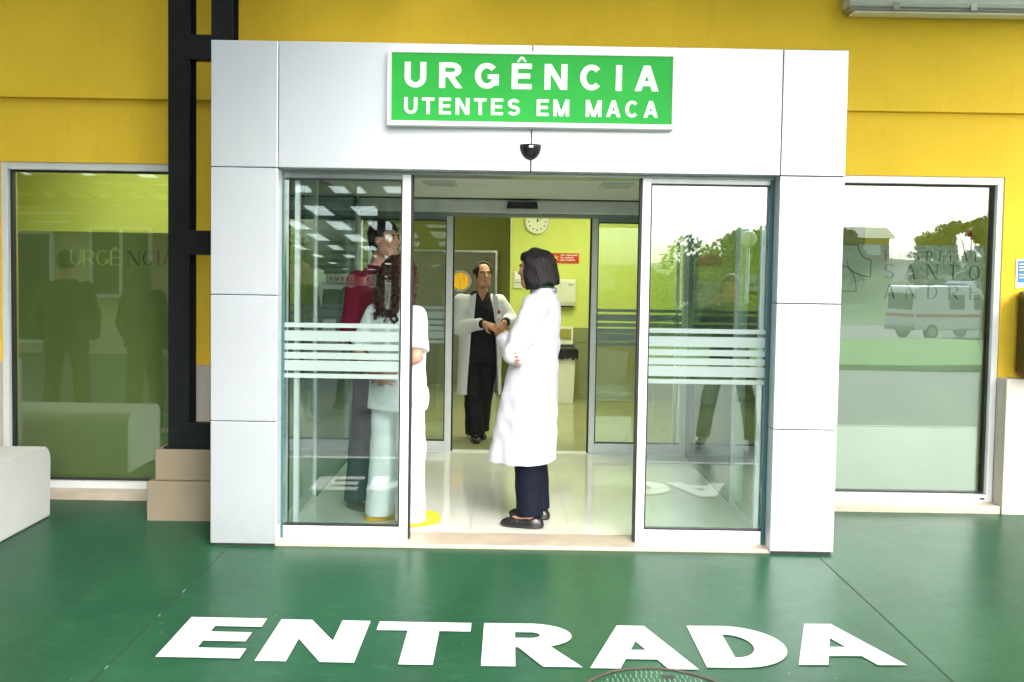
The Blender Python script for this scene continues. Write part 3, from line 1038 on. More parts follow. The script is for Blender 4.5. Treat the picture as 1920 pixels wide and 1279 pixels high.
def luminaire(x, y, lx, ly, lab, z=2.655, mat='lamp_tube'):
    q = thing('ceiling_luminaire', lab, 'luminaire', (x, y, z), 'lit ceiling luminaires')
    MB().box(x-lx/2-.03, x+lx/2+.03, y-ly/2-.03, y+ly/2+.03, z-.045, z, .004).build('tray', 'lamp_housing', q)
    MB().box(x-lx/2, x+lx/2, y-ly/2, y+ly/2, z-.052, z-.044).build('diffuser', mat, q)


luminaire(1.0, 5.2, 1.3, .5, 'lit luminaire before the bright yellow-green hall wall')
luminaire(.1, 3.55, 1.3, .3, 'luminaire added behind the inner sliding doors to brighten the lobby', mat='lamp_tube_strong')  # extra lamp out of view, added to light the lobby floor
luminaire(3.6, 4.8, 1.3, .5, 'lit luminaire in the far right end of the hall')
luminaire(-2.2, 5.6, 1.3, .6, 'lit luminaire in the left end of the hall')
luminaire(2.95, 2.0, 1.2, .14, 'lit strip luminaire inside the right-hand window', mat='lamp_tube_soft')
luminaire(-2.9, 2.0, 1.2, .14, 'lit strip luminaire inside the left-hand window', mat='lamp_tube_strong')
luminaire(4.6, 2.3, .6, .14, 'short lit luminaire further right inside the office', mat='lamp_tube_soft')

# door with a round window
t = thing('porthole_door', 'grey door with a round amber-lit window at the back of the hall', 'door', (-.9, 7.98, 0))
MB().box(-1.55, -.20, 7.955, 7.998, .02, 1.80, .004).build('leaf', 'grey_door', t)
mb = MB().box(-.20, -.172, 7.93, 8.0, .02, 1.83).box(-1.58, -1.55, 7.93, 8.0, .02, 1.83).box(-1.55, -.2, 7.93, 8.0, 1.80, 1.83)
mb.build('frame', 'steel', t)
pc = (-.67, 7.953, 1.409)
ring = MB().lathe([(.118, 0), (.150, 0), (.158, -.012), (.150, -.024), (.120, -.024), (.114, -.010)], pc, 40, 'Y', False).build('porthole_ring', 'steel', t)
MB().lathe([(.001, .0), (.119, .0), (.119, -.006), (.001, -.006)], pc, 40, 'Y').build('pane', 'amber_glow_pane', ring)

# clock, sign, dispenser, switch plate, bin
t = thing('wall_clock', 'round pale clock at the top of the bright yellow-green wall', 'clock', (.317, 6.42, 2.155))
cc = (.317, 6.438, 2.155)
MB().lathe([(.148, 0), (.150, -.03), (.140, -.040), (.128, -.034), (.128, 0)], cc, 48, 'Y').build('rim', 'off_white', t)
MB().lathe([(.001, -.0), (.128, -.0), (.128, -.026), (.001, -.026)], cc, 48, 'Y').build('dial', 'clock_face', t)
for k in range(12):
    a = 2*PI*k/12
    x, z = .317+.100*math.sin(a), 2.155+.100*math.cos(a)
    MB().box(x-.007, x+.007, 6.408, 6.411, z-.009, z+.009).build('hour_mark', 'gasket', t)
mb = MB()
for a, ln, wd in ((R(6), .062, .011), (R(52), .085, .007)):
    d = Vector((math.sin(a), math.cos(a)))
    n_ = Vector((d.y, -d.x))*wd/2
    pts = [(.317+n_.x, 2.155+n_.y), (.317+d.x*ln+n_.x, 2.155+d.y*ln+n_.y), (.317+d.x*ln-n_.x, 2.155+d.y*ln-n_.y), (.317-n_.x, 2.155-n_.y)]
    mb.prism(pts, 6.402-wd*.3, 6.405-wd*.3, 'Y')
mb.build('hands', 'gasket', t)

t = thing('no_smoking_sign', 'small red no-smoking sign on the bright wall behind the woman', 'sign', (.66, 6.43, 1.72))
MB().box(.478, .829, 6.428, 6.438, 1.664, 1.783, .002).build('panel', 'red_sign', t)
mb = MB()
for k, y0 in enumerate((1.752, 1.722, 1.692)):
    text_into(mb, ('NÃO FUMADORES', 'NO SMOKING', 'NON FUMEURS')[k], .612, (.815, .765, .785)[k], y0, .017, facade(6.4265), .0040, .0036)
orient(mb.build('lettering', 'sign_white', t, fix=False), (0, -1, 0))
mb = MB()
for a in (R(35), R(-35), R(88)):
    mb.prism([(.545+math.cos(a)*q*.044-math.sin(a)*e*.004, 1.724+math.sin(a)*q*.040+math.cos(a)*e*.004) for q, e in ((-1, -1), (1, -1), (1, 1), (-1, 1))], 6.4235-a*.0004, 6.4262-a*.0004, 'Y')
mb.build('crossed_symbol', 'yellow_ink', t)
MB().box(.600, .603, 6.4255, 6.4275, 1.676, 1.772).build('divider', 'yellow_ink', t)

t = thing('towel_dispenser', 'pale paper towel dispenser on the wall behind the woman in the coat', 'dispenser', (.67, 6.4, 1.3))
MB().prism([(6.438, 1.15), (6.36, 1.15), (6.34, 1.20), (6.345, 1.44), (6.38, 1.47), (6.438, 1.47)], .54, .79, 'X').build('case', 'off_white', t)
MB().box(.56, .77, 6.355, 6.43, 1.135, 1.152).build('outlet', 'gasket', t)
MB().box(.70, .755, 6.338, 6.344, 1.40, 1.412).build('latch', 'steel', t)
t = thing('switch_panel', 'white switch panel on the bright wall beside the woman\'s face', 'switch panel', (.1, 6.43, 1.45))
MB().box(.045, .15, 6.418, 6.438, 1.352, 1.556, .004).build('plate', 'off_white', t)
MB().box(.06, .14, 6.412, 6.419, 1.46, 1.54, .003).build('rocker', 'sign_white', t)
mb = MB()
for k in range(5):
    mb.box(.062+k*.016, .073+k*.016, 6.4155, 6.4182, 1.418, 1.426)
mb.build('print', 'gasket', t)
t = thing('waste_bin', 'white pedal bin with a black bag over its rim against the hall wall', 'bin', (.66, 6.2, 0))
MB().prism([(.53, .02), (.765, .02), (.785, .60), (.51, .60)], 6.06, 6.36, 'Y').build('body', 'bin_white', t)
MB().box(.50, .80, 6.04, 6.38, .575, .665, .02).build('bag_rim', 'bin_bag', t)
mb = MB()
for k in range(14):
    x = .50+.30*k/13
    mb.box(x-.016, x+.016, 6.030, 6.05, .555-random.uniform(0, .035), .655)
mb.build('bag_folds', 'bin_bag', t)
MB().prism([(6.38, .66), (6.38, .90), (6.35, .90), (6.33, .69)], .53, .77, 'X').build('lid', 'bin_white', t)
MB().box(.555, .745, 6.322, 6.345, .76, .875).build('lid_label', 'lid_olive', t)

# ------------------------------------------------------------------ lattice column, plinth
def lattice(x, y, z0, z1, lab, plinth=None):
    t = thing('lattice_column', lab, 'column', (x, y, z0), 'black steel canopy columns')
    for a in (0, .262):
        mb = MB()
        mb.box(x+a, x+a+.132, y, y+.016, z0, z1).box(x+a, x+a+.132, y+.114, y+.13, z0, z1).box(x+a+.057, x+a+.069, y+.016, y+.114, z0, z1)
        mb.box(x+a+.064, x+a+.132, y-.004, y-.0005, z0, z1)
        mb.build('chord', 'black_steel', t)
    k = 0
    z = z0+.012
    while z < z1-.3:
        MB().box(x+.095, x+.30, y-.012, y-.0045, z, z+.150, .002).box(x+.118, x+.28, y-.0005, y+.11, z+.01, z+.14).build('batten', 'black_steel', t)
        z += 1.188
    MB().box(x-.02, x+.42, y-.03, y+.15, z0, z0+.012).build('base_plate', 'black_steel', t)
    return t


lattice(-2.104, .60, .437, 4.0, 'black lattice steel column standing on the stepped stone plinth')
t = thing('stone_plinth', 'stepped beige stone plinth beneath the black steel column', 'plinth', (-1.95, .75, 0))
MB().box(-2.214, -1.63, .53, 1.0, -.03, .242, .008).build('lower_step', 'plinth_stone', t)
MB().box(-2.172, -1.66, .555, .98, .243, .437, .010).build('upper_step', 'plinth_stone', t)

# bench: rounded section running off to the left
t = thing('concrete_bench', 'smooth white concrete bench with rounded edges left of the entrance', 'bench', (-4.0, .25, 0))
prof = []
for cx, cy, a0, a1, rr in ((.60-.10, .452-.10, 0, 90, .10), (-.09+.10, .452-.10, 90, 180, .10)):
    for k in range(11):
        a = R(a0+(a1-a0)*k/10)
        prof.append((cx+rr*math.cos(a), cy+rr*math.sin(a)))
prof = [(.60, .0)]+prof+[(-.09, .0)]
bm = bmesh.new()
va = [bm.verts.new((-5.2, p[0], p[1])) for p in prof]
vb = [bm.verts.new((-2.835, p[0], p[1])) for p in prof]
n = len(prof)
bm.faces.new(va[::-1])
cap = bm.faces.new(vb)
for i in range(n):
    bm.faces.new((va[i], va[(i+1) % n], vb[(i+1) % n], vb[i]))
bmesh.ops.bevel(bm, geom=[e for e in cap.edges], offset=.016, segments=3, affect='EDGES', profile=.5)
MB().bm(bm).build('seat_block', 'bench_concrete', t)

# fluorescent fitting high on the right of the wall
t = thing('wall_luminaire', 'long grey weatherproof lamp fitting high on the yellow wall at the right', 'lamp', (3.0, 1.0, 3.33))
MB().box(2.145, 4.6, .93, 1.098, 3.30, 3.42, .03).build('housing', 'lamp_housing', t)
MB().box(2.155, 4.59, .945, 1.08, 3.282, 3.302, .008).build('gasket_rim', 'grey_door', t)
MB().box(2.19, 4.56, .955, 1.07, 3.268, 3.284, .007).build('diffuser', 'off_white', t)
mb = MB()
for x in (2.45, 2.95, 3.45, 3.95):
    mb.box(x-.02, x+.02, .922, .934, 3.285, 3.325)
mb.build('clip', 'steel', t)

# payphone and its card at the right edge
t = thing('payphone', 'dark wall payphone with a steel cord at the right edge above the dado', 'payphone', (3.5, .98, .95))
bm = bmesh.new()
bmesh.ops.create_cube(bm, size=1, matrix=Matrix.Translation((3.565, 1.0, 1.21)) @ Matrix.Diagonal((.33, .26, .56, 1)))
bmesh.ops.bevel(bm, geom=bm.edges[:], offset=.03, segments=3, affect='EDGES', profile=.5)
MB().bm(bm).build('body', 'black_plastic', t)
MB().box(3.445, 3.685, .862, .874, 1.30, 1.44, .003).build('keypad_plate', 'steel', t)
MB().tube([(3.430, .84, 1.42), (3.415, .82, 1.30), (3.420, .83, 1.18), (3.430, .85, 1.10)], [.025, .018, .018, .025], 12).build('handset', 'black_plastic', t, smooth=True)
MB().tube([(3.430, .85, 1.10), (3.405, .83, 1.05), (3.390, .82, 1.12), (3.395, .84, 1.25), (3.397, .85, 1.36), (3.405, .86, 1.40)], .006, 8).build('cord', 'steel', t, smooth=True)
t = thing('info_card', 'blue printed card fixed to the yellow wall above the payphone', 'card', (3.48, 1.13, 1.6))
MB().box(3.392, 3.60, 1.131, 1.139, 1.508, 1.702, .002).build('backing', 'sign_white', t)
MB().box(3.404, 3.588, 1.1275, 1.131, 1.545, 1.690).build('blue_field', 'blue_card', t)
mb = MB()
for z in (1.665, 1.645, 1.625, 1.595, 1.575):
    mb.box(3.412, 3.56, 1.1262, 1.1278, z, z+.007)
mb.build('print_lines', 'sign_white', t)

# ------------------------------------------------------------------ people: bodies and clothes grown from smooth distance fields
def smin(a, b, k):
    if k <= 0:
        return np.minimum(a, b)
    h = np.clip(.5+.5*(b-a)/k, 0, 1)
    return b*(1-h)+a*h-k*h*(1-h)


class Field:
    def __init__(s, lo, hi, h):
        s.h = h
        s.lo = np.array(lo, float)
        n = np.ceil((np.array(hi)-s.lo)/h).astype(int)+1
        s.n = n
        s.ax = [s.lo[i]+h*np.arange(n[i]) for i in range(3)]
        s.F = np.full(n, .3, np.float32)

    def sl(s, lo, hi, m):
        out = []
        for i in range(3):
            a = int(max(0, math.floor((lo[i]-m-s.lo[i])/s.h)))
            b = int(min(s.n[i], math.ceil((hi[i]+m-s.lo[i])/s.h)+1))
            out.append(slice(a, max(a, b)))
        return tuple(out)

    def xyz(s, q):
        return (s.ax[0][q[0]][:, None, None], s.ax[1][q[1]][None, :, None], s.ax[2][q[2]][None, None, :])

    def put(s, lo, hi, fn, k=.0, sub=False, m=None):
        q = s.sl(lo, hi, (k if m is None else m)+3*s.h)
        X, Y, Z = s.xyz(q)
        if X.size*Y.size*Z.size == 0:
            return s
        d = fn(X, Y, Z)
        if sub:
            s.F[q] = -smin(-s.F[q], d, k)
        else:
            s.F[q] = smin(s.F[q], d, k)
        return s

    def cap(s, a, b, ra, rb, k=.02, flat=False):
        a, b = np.array(a, float), np.array(b, float)
        ba = b-a
        L = max(1e-9, ba@ba)
        nrm = ba/math.sqrt(L)
        m = max(ra, rb)

        def fn(X, Y, Z):
            px, py, pz = X-a[0], Y-a[1], Z-a[2]
            t0 = (px*ba[0]+py*ba[1]+pz*ba[2])/L
            t = np.clip(t0, 0, 1)
            d = np.sqrt((px-t*ba[0])**2+(py-t*ba[1])**2+(pz-t*ba[2])**2)-(ra+(rb-ra)*t)
            if flat:
                d = np.maximum(d, (t0-1)*math.sqrt(L))
            return d
        return s.put(np.minimum(a, b)-m, np.maximum(a, b)+m, fn, k)

    def chain(s, pts, rs, k=.02, flat=False):
        for i in range(len(pts)-1):
            s.cap(pts[i], pts[i+1], rs[i], rs[i+1], k, flat and i == len(pts)-2)
        return s

    def ell(s, c, r_, k=.02, rz=0, rx=0, sub=False):
        c, r_ = np.array(c, float), np.array(r_, float)
        ca, sa = math.cos(rz), math.sin(rz)
        cb, sb = math.cos(rx), math.sin(rx)

        def fn(X, Y, Z):
            x, y, z = X-c[0], Y-c[1], Z-c[2]
            x, y = x*ca+y*sa, -x*sa+y*ca
            y, z = y*cb+z*sb, -y*sb+z*cb
            k0 = np.sqrt((x/r_[0])**2+(y/r_[1])**2+(z/r_[2])**2)
            k1 = np.sqrt((x/r_[0]**2)**2+(y/r_[1]**2)**2+(z/r_[2]**2)**2)
            return k0*(k0-1)/np.maximum(k1, 1e-9)
        m = r_.max()
        return s.put(c-m, c+m, fn, k, sub)

    def loft(s, tab, k=.03, p=2.3, fold=None, shell=0, ztop=True):
        t = np.array(sorted(tab), float)
        z0, z1 = t[0, 0], t[-1, 0]

        def fn(X, Y, Z):
            cx, cy, a, b = (np.interp(Z, t[:, 0], t[:, i]) for i in range(1, 5))
            x, y = X-cx, Y-cy
            rr = (np.abs(x/a)**p+np.abs(y/b)**p)**(1/p)
            if fold is not None:
                rr = rr+fold(np.arctan2(x/a, y/b), Z+0*x)
            d = (rr-1)*np.minimum(a, b)
            if shell:
                d = np.abs(d)-shell
            return np.maximum(d, np.maximum(z0-Z, Z-z1))
        m = max(np.max(t[:, 3]), np.max(t[:, 4]))
        lo = (t[:, 1].min()-m, t[:, 2].min()-m, z0)
        hi = (t[:, 1].max()+m, t[:, 2].max()+m, z1)
        return s.put(lo, hi, fn, k, m=.04)

    def cut(s, fn):
        X, Y, Z = s.xyz((slice(None),)*3)
        s.F = np.maximum(s.F, fn(X, Y, Z)).astype(np.float32)
        return s

    def disp(s, fn):
        X, Y, Z = s.xyz((slice(None),)*3)
        s.F = (s.F+fn(X, Y, Z)).astype(np.float32)
        return s

    def mesh(s):
        F = s.F
        F[0], F[-1] = np.maximum(F[0], s.h), np.maximum(F[-1], s.h)
        F[:, 0], F[:, -1] = np.maximum(F[:, 0], s.h), np.maximum(F[:, -1], s.h)
        F[:, :, 0], F[:, :, -1] = np.maximum(F[:, :, 0], s.h), np.maximum(F[:, :, -1], s.h)
        S = F < 0
        c = np.zeros(np.array(S.shape)-1, np.int8)
        offs = [(i, j, k) for i in (0, 1) for j in (0, 1) for k in (0, 1)]
        nx, ny, nz = S.shape
        for i, j, k in offs:
            c += S[i:nx-1+i, j:ny-1+j, k:nz-1+k]
        act = np.argwhere((c > 0) & (c < 8))
        idx = -np.ones(c.shape, np.int64)
        idx[tuple(act.T)] = np.arange(len(act))
        val = {o: F[act[:, 0]+o[0], act[:, 1]+o[1], act[:, 2]+o[2]] for o in offs}
        acc = np.zeros((len(act), 3))
        cnt = np.zeros(len(act))
        for o in offs:
            for ax in range(3):
                if o[ax] == 0:
                    o2 = list(o)
                    o2[ax] = 1
                    a, b = val[o], val[tuple(o2)]
                    m = (a < 0) != (b < 0)
                    t = np.where(m, a/np.where(m, a-b, 1), 0)
                    p = np.array(o, float)[None, :].repeat(len(act), 0)
                    p[:, ax] += t
                    acc += p*m[:, None]
                    cnt += m
        V = s.lo+(act+acc/cnt[:, None])*s.h
        Q = []
        for ax in range(3):
            sa = [slice(None)]*3
            sb = [slice(None)]*3
            sa[ax], sb[ax] = slice(0, -1), slice(1, None)
            A, Bm = S[tuple(sa)], S[tuple(sb)]
            e = np.argwhere(A != Bm)
            u_, v_ = (ax+1) % 3, (ax+2) % 3
            ok = (e[:, u_] > 0) & (e[:, v_] > 0) & (e[:, u_] < c.shape[u_]) & (e[:, v_] < c.shape[v_])
            e = e[ok]
            inside = A[tuple(e.T)]
            quad = []
            for du, dv in ((-1, -1), (0, -1), (0, 0), (-1, 0)):
                q = e.copy()
                q[:, u_] += du
                q[:, v_] += dv
                quad.append(idx[tuple(q.T)])
            quad = np.stack(quad, 1)
            quad[~inside] = quad[~inside][:, ::-1]
            Q.append(quad)
        return V, np.concatenate(Q)

    def build(s, name, mat, parent, keep_all=True):
        V, Q = s.mesh()
        # light relaxation takes the grid stepping out of the surface
        E = np.concatenate([Q[:, [0, 1]], Q[:, [1, 2]], Q[:, [2, 3]], Q[:, [3, 0]]])
        for lam in (.5, -.3, .5):
            sm = np.zeros_like(V)
            ct = np.zeros(len(V))
            np.add.at(sm, E[:, 0], V[E[:, 1]])
            np.add.at(sm, E[:, 1], V[E[:, 0]])
            np.add.at(ct, E[:, 0], 1)
            np.add.at(ct, E[:, 1], 1)
            V = V+lam*(sm/np.maximum(ct, 1)[:, None]-V)
        me = bpy.data.meshes.new(name)
        me.from_pydata(V.tolist(), [], Q.tolist())
        me.materials.append(M[mat])
        me.polygons.foreach_set('use_smooth', [True]*len(me.polygons))
        o = bpy.data.objects.new(name, me)
        C.objects.link(o)
        o.parent = parent
        return o


def head_prims(F, c, yw, k=1.0, tilt=0.0, fine=True):
    """head of height .225*k, c its middle; yw turns it to the left (seen from above)"""
    c = np.array(c, float)
    ca, sa = math.cos(yw), math.sin(yw)
    ct, st = math.cos(tilt), math.sin(tilt)

    def P(x, y, z):
        y, z = y*ct+z*st, -y*st+z*ct
        return c+k*np.array([x*ca-y*sa, x*sa+y*ca, z])

    def E(p, r_, kk=.02, sub=False):
        F.ell(P(*p), np.array(r_)*k, kk, yw, 0, sub)
    E((0, -.014, .030), (.074, .090, .083), 0)
    E((0, .020, -.034), (.060, .066, .080), .03)
    F.cap(P(-.022, .045, -.092), P(.022, .045, -.092), .022*k, .022*k, .03)
    F.cap(P(-.050, .0, -.070), P(-.024, .045, -.090), .018*k, .018*k, .03)
    F.cap(P(.050, .0, -.070), P(.024, .045, -.090), .018*k, .018*k, .03)
    if fine:
        F.cap(P(-.030, .074, .022), P(.030, .074, .022), .010*k, .010*k, .018)
        for sx in (-1, 1):
            E((sx*.031, .094, .004), (.017, .012, .010), .010, True)
            E((sx*.036, .062, -.022), (.020, .018, .020), .02)
            F.cap(P(sx*.009, .094, -.027), P(sx*.013, .086, -.027), .007*k, .006*k, .008)
        F.cap(P(0, .080, .012), P(0, .104, -.024), .007*k, .011*k, .010)
        E((0, .080, -.056), (.023, .010, .007), .006)
        E((0, .079, -.067), (.020, .010, .007), .005)
    for sx in (-1, 1):
        E((sx*.075, -.010, -.006), (.010, .019, .031), .006)
    return P


def hand_prims(F, wrist, d, nrm, thumb, curl=.5, sc=1.0):
    """palm, four bent fingers and a thumb; d along the hand, nrm out of the back of it, thumb = +1/-1 side"""
    w_ = np.array(wrist, float)
    d = np.array(d, float)
    d /= np.linalg.norm(d)
    n_ = np.array(nrm, float)
    n_ -= d*(n_@d)
    n_ /= np.linalg.norm(n_)
    v_ = np.cross(n_, d)*thumb

    def P(a, b, c_):
        return w_+sc*(d*a+v_*b+n_*c_)
    for b in (-.028, -.009, .010, .028):
        F.cap(P(.0, b*.6, 0), P(.088, b, 0), .014*sc, .0125*sc, .012)
    for b, L in ((-.032, .056), (-.0105, .070), (.0115, .076), (.033, .066)):
        p = P(.088, b, 0)
        ang = curl*.8
        q = p+sc*L*.5*(d*math.cos(ang)-n_*math.sin(ang))
        a2 = ang+curl*1.1
        e = q+sc*L*.5*(d*math.cos(a2)-n_*math.sin(a2))
        F.chain([p, q, e], [.0095*sc, .0085*sc, .007*sc], .003)
    p = P(.022, .030, -.004)
    q = P(.052, .058, -.014)
    e = P(.082, .060, -.024)
    F.chain([p, q, e], [.014*sc, .0105*sc, .008*sc], .008)
    return F


def folds(seed, amp, n=7, zk=9):
    rg = np.random.RandomState(seed)
    terms = [(rg.randint(2, n), rg.uniform(-zk, zk), rg.uniform(0, 6.28), rg.uniform(.4, 1)) for _ in range(7)]

    def fn(th, Z):
        s = 0
        for a, b, c_, e in terms:
            s = s+e*np.sin(a*th+b*Z+c_)
        return amp*s/2.2
    return fn


def wrinkle(seed, amp, f0=38):
    rg = np.random.RandomState(seed)
    ts = [(rg.normal(size=3)*f0*np.array([1, 1, .8]), rg.uniform(0, 6.28)) for _ in range(6)]

    def fn(X, Y, Z):
        s = 0
        for q, ph in ts:
            s = s+np.sin(q[0]*X+q[1]*Y+q[2]*Z+ph+1.1*np.sin(13*Z+5*X+ph))
        return amp*s/3
    return fn


def body(root, S, mat, h=.005, fine=True, hands=True):
    """one continuous skin surface from the skeleton S"""
    F = Field((-.50, -.42, -.005), (.50, .48, S['H']+.03), h)
    hp = head_prims(F, S['head'], S.get('hyaw', 0), S.get('hk', 1), S.get('tilt', 0), fine)
    nb = np.array(S['neck'])
    hc = np.array(S['head'])
    F.cap(nb, hc+np.array([0, -.015, -.03]), .056, .054, .02)
    F.loft([(z, x, y, a*.82, b*.80) for z, x, y, a, b in S['torso']], .04)
    for sd in 'lr':
        sh, el, wr = (np.array(S[sd+q], float) for q in ('sh', 'el', 'wr'))
        F.chain([sh, el, wr], [.046, .036, .026], .02)
        if hands and sd+'hand' in S:
            d, n_, th, cu = S[sd+'hand']
            hand_prims(F, wr, d, n_, th, cu, S.get('hs', .95))
        hi, kn, an = (np.array(S[sd+q], float) for q in ('hip', 'kn', 'an'))
        F.chain([hi, kn, an], [.070, .048, .036], .03)
        td = S.get(sd+'toe', 0)
        F.cap(an+np.array([0, 0, -.03]), an+np.array([-math.sin(td)*.13, math.cos(td)*.13, -an[2]+.032]), .034, .024, .02)
    F.cut(lambda X, Y, Z: .006-Z+0*X+0*Y)
    F.build('body', mat, root)
    return hp


def shoe(root, S, sd, mat, name='shoe', L=.27, wd=.046, ht=.075, low=True, sole=None):
    an = np.array(S[sd+'an'], float)
    td = S.get(sd+'toe', 0)
    fw = np.array([-math.sin(td), math.cos(td), 0])
    c = np.array([an[0], an[1], 0])+fw*.052
    F = Field(c-np.array([.2, .2, .01]), c+np.array([.2, .2, .16]), .004)
    F.ell(c+np.array([0, 0, .018]), (wd, L/2, ht*.62), 0, td)
    F.ell(c-fw*L*.25+np.array([0, 0, .03]), (wd*.80, L*.24, ht*.8), .03, td)
    if name == 'clog':
        F.ell(c+fw*L*.26+np.array([0, 0, .030]), (.050, .078, .044), .02, td)
    F.cap(c+fw*L*.22+np.array([0, 0, .018]), c+fw*L*.36+np.array([0, 0, .016]), .034, .026, .02)
    if low:
        F.ell(c-fw*L*.08+np.array([0, 0, ht*.98]), (wd*.66, L*.29, ht*.48), .006, td, 0, True)
    F.cut(lambda X, Y, Z: .001-Z+0*X+0*Y)
    o = F.build(name, mat, root)
    if low:
        F = Field(c-np.array([.2, .2, .01]), c+np.array([.2, .2, .16]), .004)
        F.cap(c+fw*L*.10+np.array([-wd*.7*math.cos(td), -wd*.7*math.sin(td), .046]), c+fw*L*.10+np.array([wd*.7*math.cos(td), wd*.7*math.sin(td), .046]), .011, .011, 0)
        F.build('strap', mat, o)
    return o


def trousers(root, S, mat, rs, hem, seed, amp=.03, h=.006, pelvis=None):
    F = Field((-.45, -.36, 0), (.45, .36, 1.15), h)
    pz = S['lhip'][2]
    F.loft(pelvis or [(pz-.10, 0, S['torso'][0][2], .155, .11), (pz+.02, 0, S['torso'][0][2], .165, .12), (pz+.14, 0, S['torso'][0][2], .15, .11)], .02)
    for sd in 'lr':
        hi, kn, an = (np.array(S[sd+q], float) for q in ('hip', 'kn', 'an'))
        F.chain([hi, kn, np.array([an[0], an[1], hem])], rs, .03, True)
    F.disp(wrinkle(seed, amp*.12, 30))
    F.cut(lambda X, Y, Z: hem-Z+0*X+0*Y)
    return F.build('trousers', mat, root)


def sleeves(F, S, r0, r1, r2, upto=1.0, k=.035):
    for sd in 'lr':
        sh, el, wr = (np.array(S[sd+q], float) for q in ('sh', 'el', 'wr'))
        if upto <= .5:
            F.cap(sh, sh+(el-sh)*upto*2, r0, r1, k, True)
        else:
            F.cap(sh, el, r0, r1, k)
            F.cap(el, el+(wr-el)*(upto-.5)*2, r1, r2, .02, True)


def face_bits(root, hp, k, brow=True, hair='hair_black'):
    mb = MB()
    for sx in (-1, 1):
        e = Field(hp(sx*.031, .076, .004)-.03, hp(sx*.031, .076, .004)+.03, .0025)
        e.ell(hp(sx*.031, .074, .004), (.0125*k, .0125*k, .0085*k), 0)
        o = e.build('eye', 'eye_white', root)
        e = Field(hp(sx*.031, .08, .004)-.03, hp(sx*.031, .08, .004)+.03, .0022)
        e.ell(hp(sx*.031, .0845, .004), (.0068*k, .004*k, .0068*k), 0)
        e.build('iris', 'eye_dark', o)
        e = Field(hp(sx*.031, .08, .022)-.05, hp(sx*.031, .08, .022)+.05, .003)
        e.chain([hp(sx*.014, .083, .021), hp(sx*.032, .082, .026), hp(sx*.048, .070, .021)], [.0055*k, .006*k, .004*k], .004)
        e.build('eyebrow', hair, root)
    e = Field(hp(0, .08, -.06)-.05, hp(0, .08, -.06)+.05, .003)
    e.chain([hp(-.022, .077, -.060), hp(0, .086, -.059), hp(.022, .077, -.060)], [.004*k, .0075*k, .004*k], .004)
    e.build('mouth', 'lip', root)


def place(root, x, y, z, deg):
    root.location = (x, y, z)
    root.rotation_euler = (0, 0, R(deg))


FZ = .02
# --- woman in the long white coat
t = thing('person', 'woman with a dark bob in a long white coat, arms crossed, in the open doorway', 'person', (0, 0, 0))
S = dict(H=1.69, head=(0, .015, 1.560), hyaw=R(-13), hk=.96, neck=(0, -.035, 1.40),
         torso=[(.84, 0, 0, .155, .105), (.98, 0, 0, .145, .10), (1.10, 0, -.01, .140, .10), (1.25, 0, -.025, .155, .11), (1.35, 0, -.035, .16, .09), (1.42, 0, -.035, .07, .06)],
         lsh=(-.165, -.035, 1.345), lel=(-.215, .075, 1.060), lwr=(-.05, .185, 1.14), rsh=(.165, -.035, 1.345), rel=(.215, .085, 1.08), rwr=(-.170, .115, 1.050),
         lhand=((.9, .2, .1), (0, 1, .3), 1, .5), rhand=((-.75, -.35, -.1), (0, 1, -.2), -1, .35),
         lhip=(-.085, .0, .86), lkn=(-.088, .02, .48), lan=(-.11, -.015, .085), rhip=(.085, 0, .86), rkn=(.088, .02, .48), ran=(.11, -.005, .085), ltoe=R(4), rtoe=R(-2))
hp = body(t, S, 'skin')
face_bits(t, hp, .96)
F = Field((-.40, -.30, .36), (.40, .42, 1.52), .0055)
fo = folds(3, .050, 8, 5)
F.loft([(1.425, 0, -.045, .075, .068), (1.405, 0, -.04, .125, .082), (1.36, 0, -.04, .172, .102), (1.25, 0, -.03, .178, .122), (1.10, 0, -.012, .172, .132), (.95, 0, .008, .186, .150), (.80, 0, .028, .205, .166),
        (.6, 0, .048, .222, .182), (.392, 0, .068, .240, .202)], .02, 2.2, lambda th, Z: fo(th, Z)*np.clip((1.25-Z)/.7, .12, 1))
sleeves(F, S, .078, .068, .056, .93)
F.cap((-.06, .140, 1.07), (.14, .140, 1.06), .058, .058, .05)
F.loft([(1.375, 0, -.045, .092, .086), (1.41, 0, -.05, .080, .076), (1.452, 0, -.060, .088, .080)], .004, 2.1, None, .006)
F.disp(wrinkle(5, .0034, 26))
F.disp(lambda X, Y, Z: .0045*np.sin(46*Z+30*Y+4*np.sin(11*X))*np.clip(1.25-np.abs(Z-1.10)*7, 0, 1))
F.put((-.012, -.3, .3), (.012, -.05, .80), lambda X, Y, Z: np.maximum(np.maximum(np.abs(X-.03-.03*np.sin(9*Z))-.007, Y+.06), Z-.80), .004, True)
F.put((-.05, .0, 1.36), (.05, .2, 1.55), lambda X, Y, Z: np.maximum(np.abs(X)-.05*np.clip((Z-1.34)/.08, .1, 1), np.maximum(.0-Y, 1.34-Z)), .004, True)
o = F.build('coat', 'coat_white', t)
mb = MB()
F = Field((-.13, -.16, 1.36), (.13, .12, 1.52), .0045)
F.loft([(1.40, 0, -.038, .076, .074), (1.44, 0, -.038, .066, .066), (1.482, 0, -.036, .063, .064)], .01, 2)
F.disp(wrinkle(9, .004, 60))
F.build('scarf', 'green_scarf', t)
F = Field((-.16, -.16, 1.36), (.16, .18, 1.72), .0045)
yw = R(-13)
ca, sa = math.cos(yw), math.sin(yw)
hc = np.array(S['head'])
F.ell(hc+np.array([0, -.018, .032]), (.098, .112, .104), 0, yw)
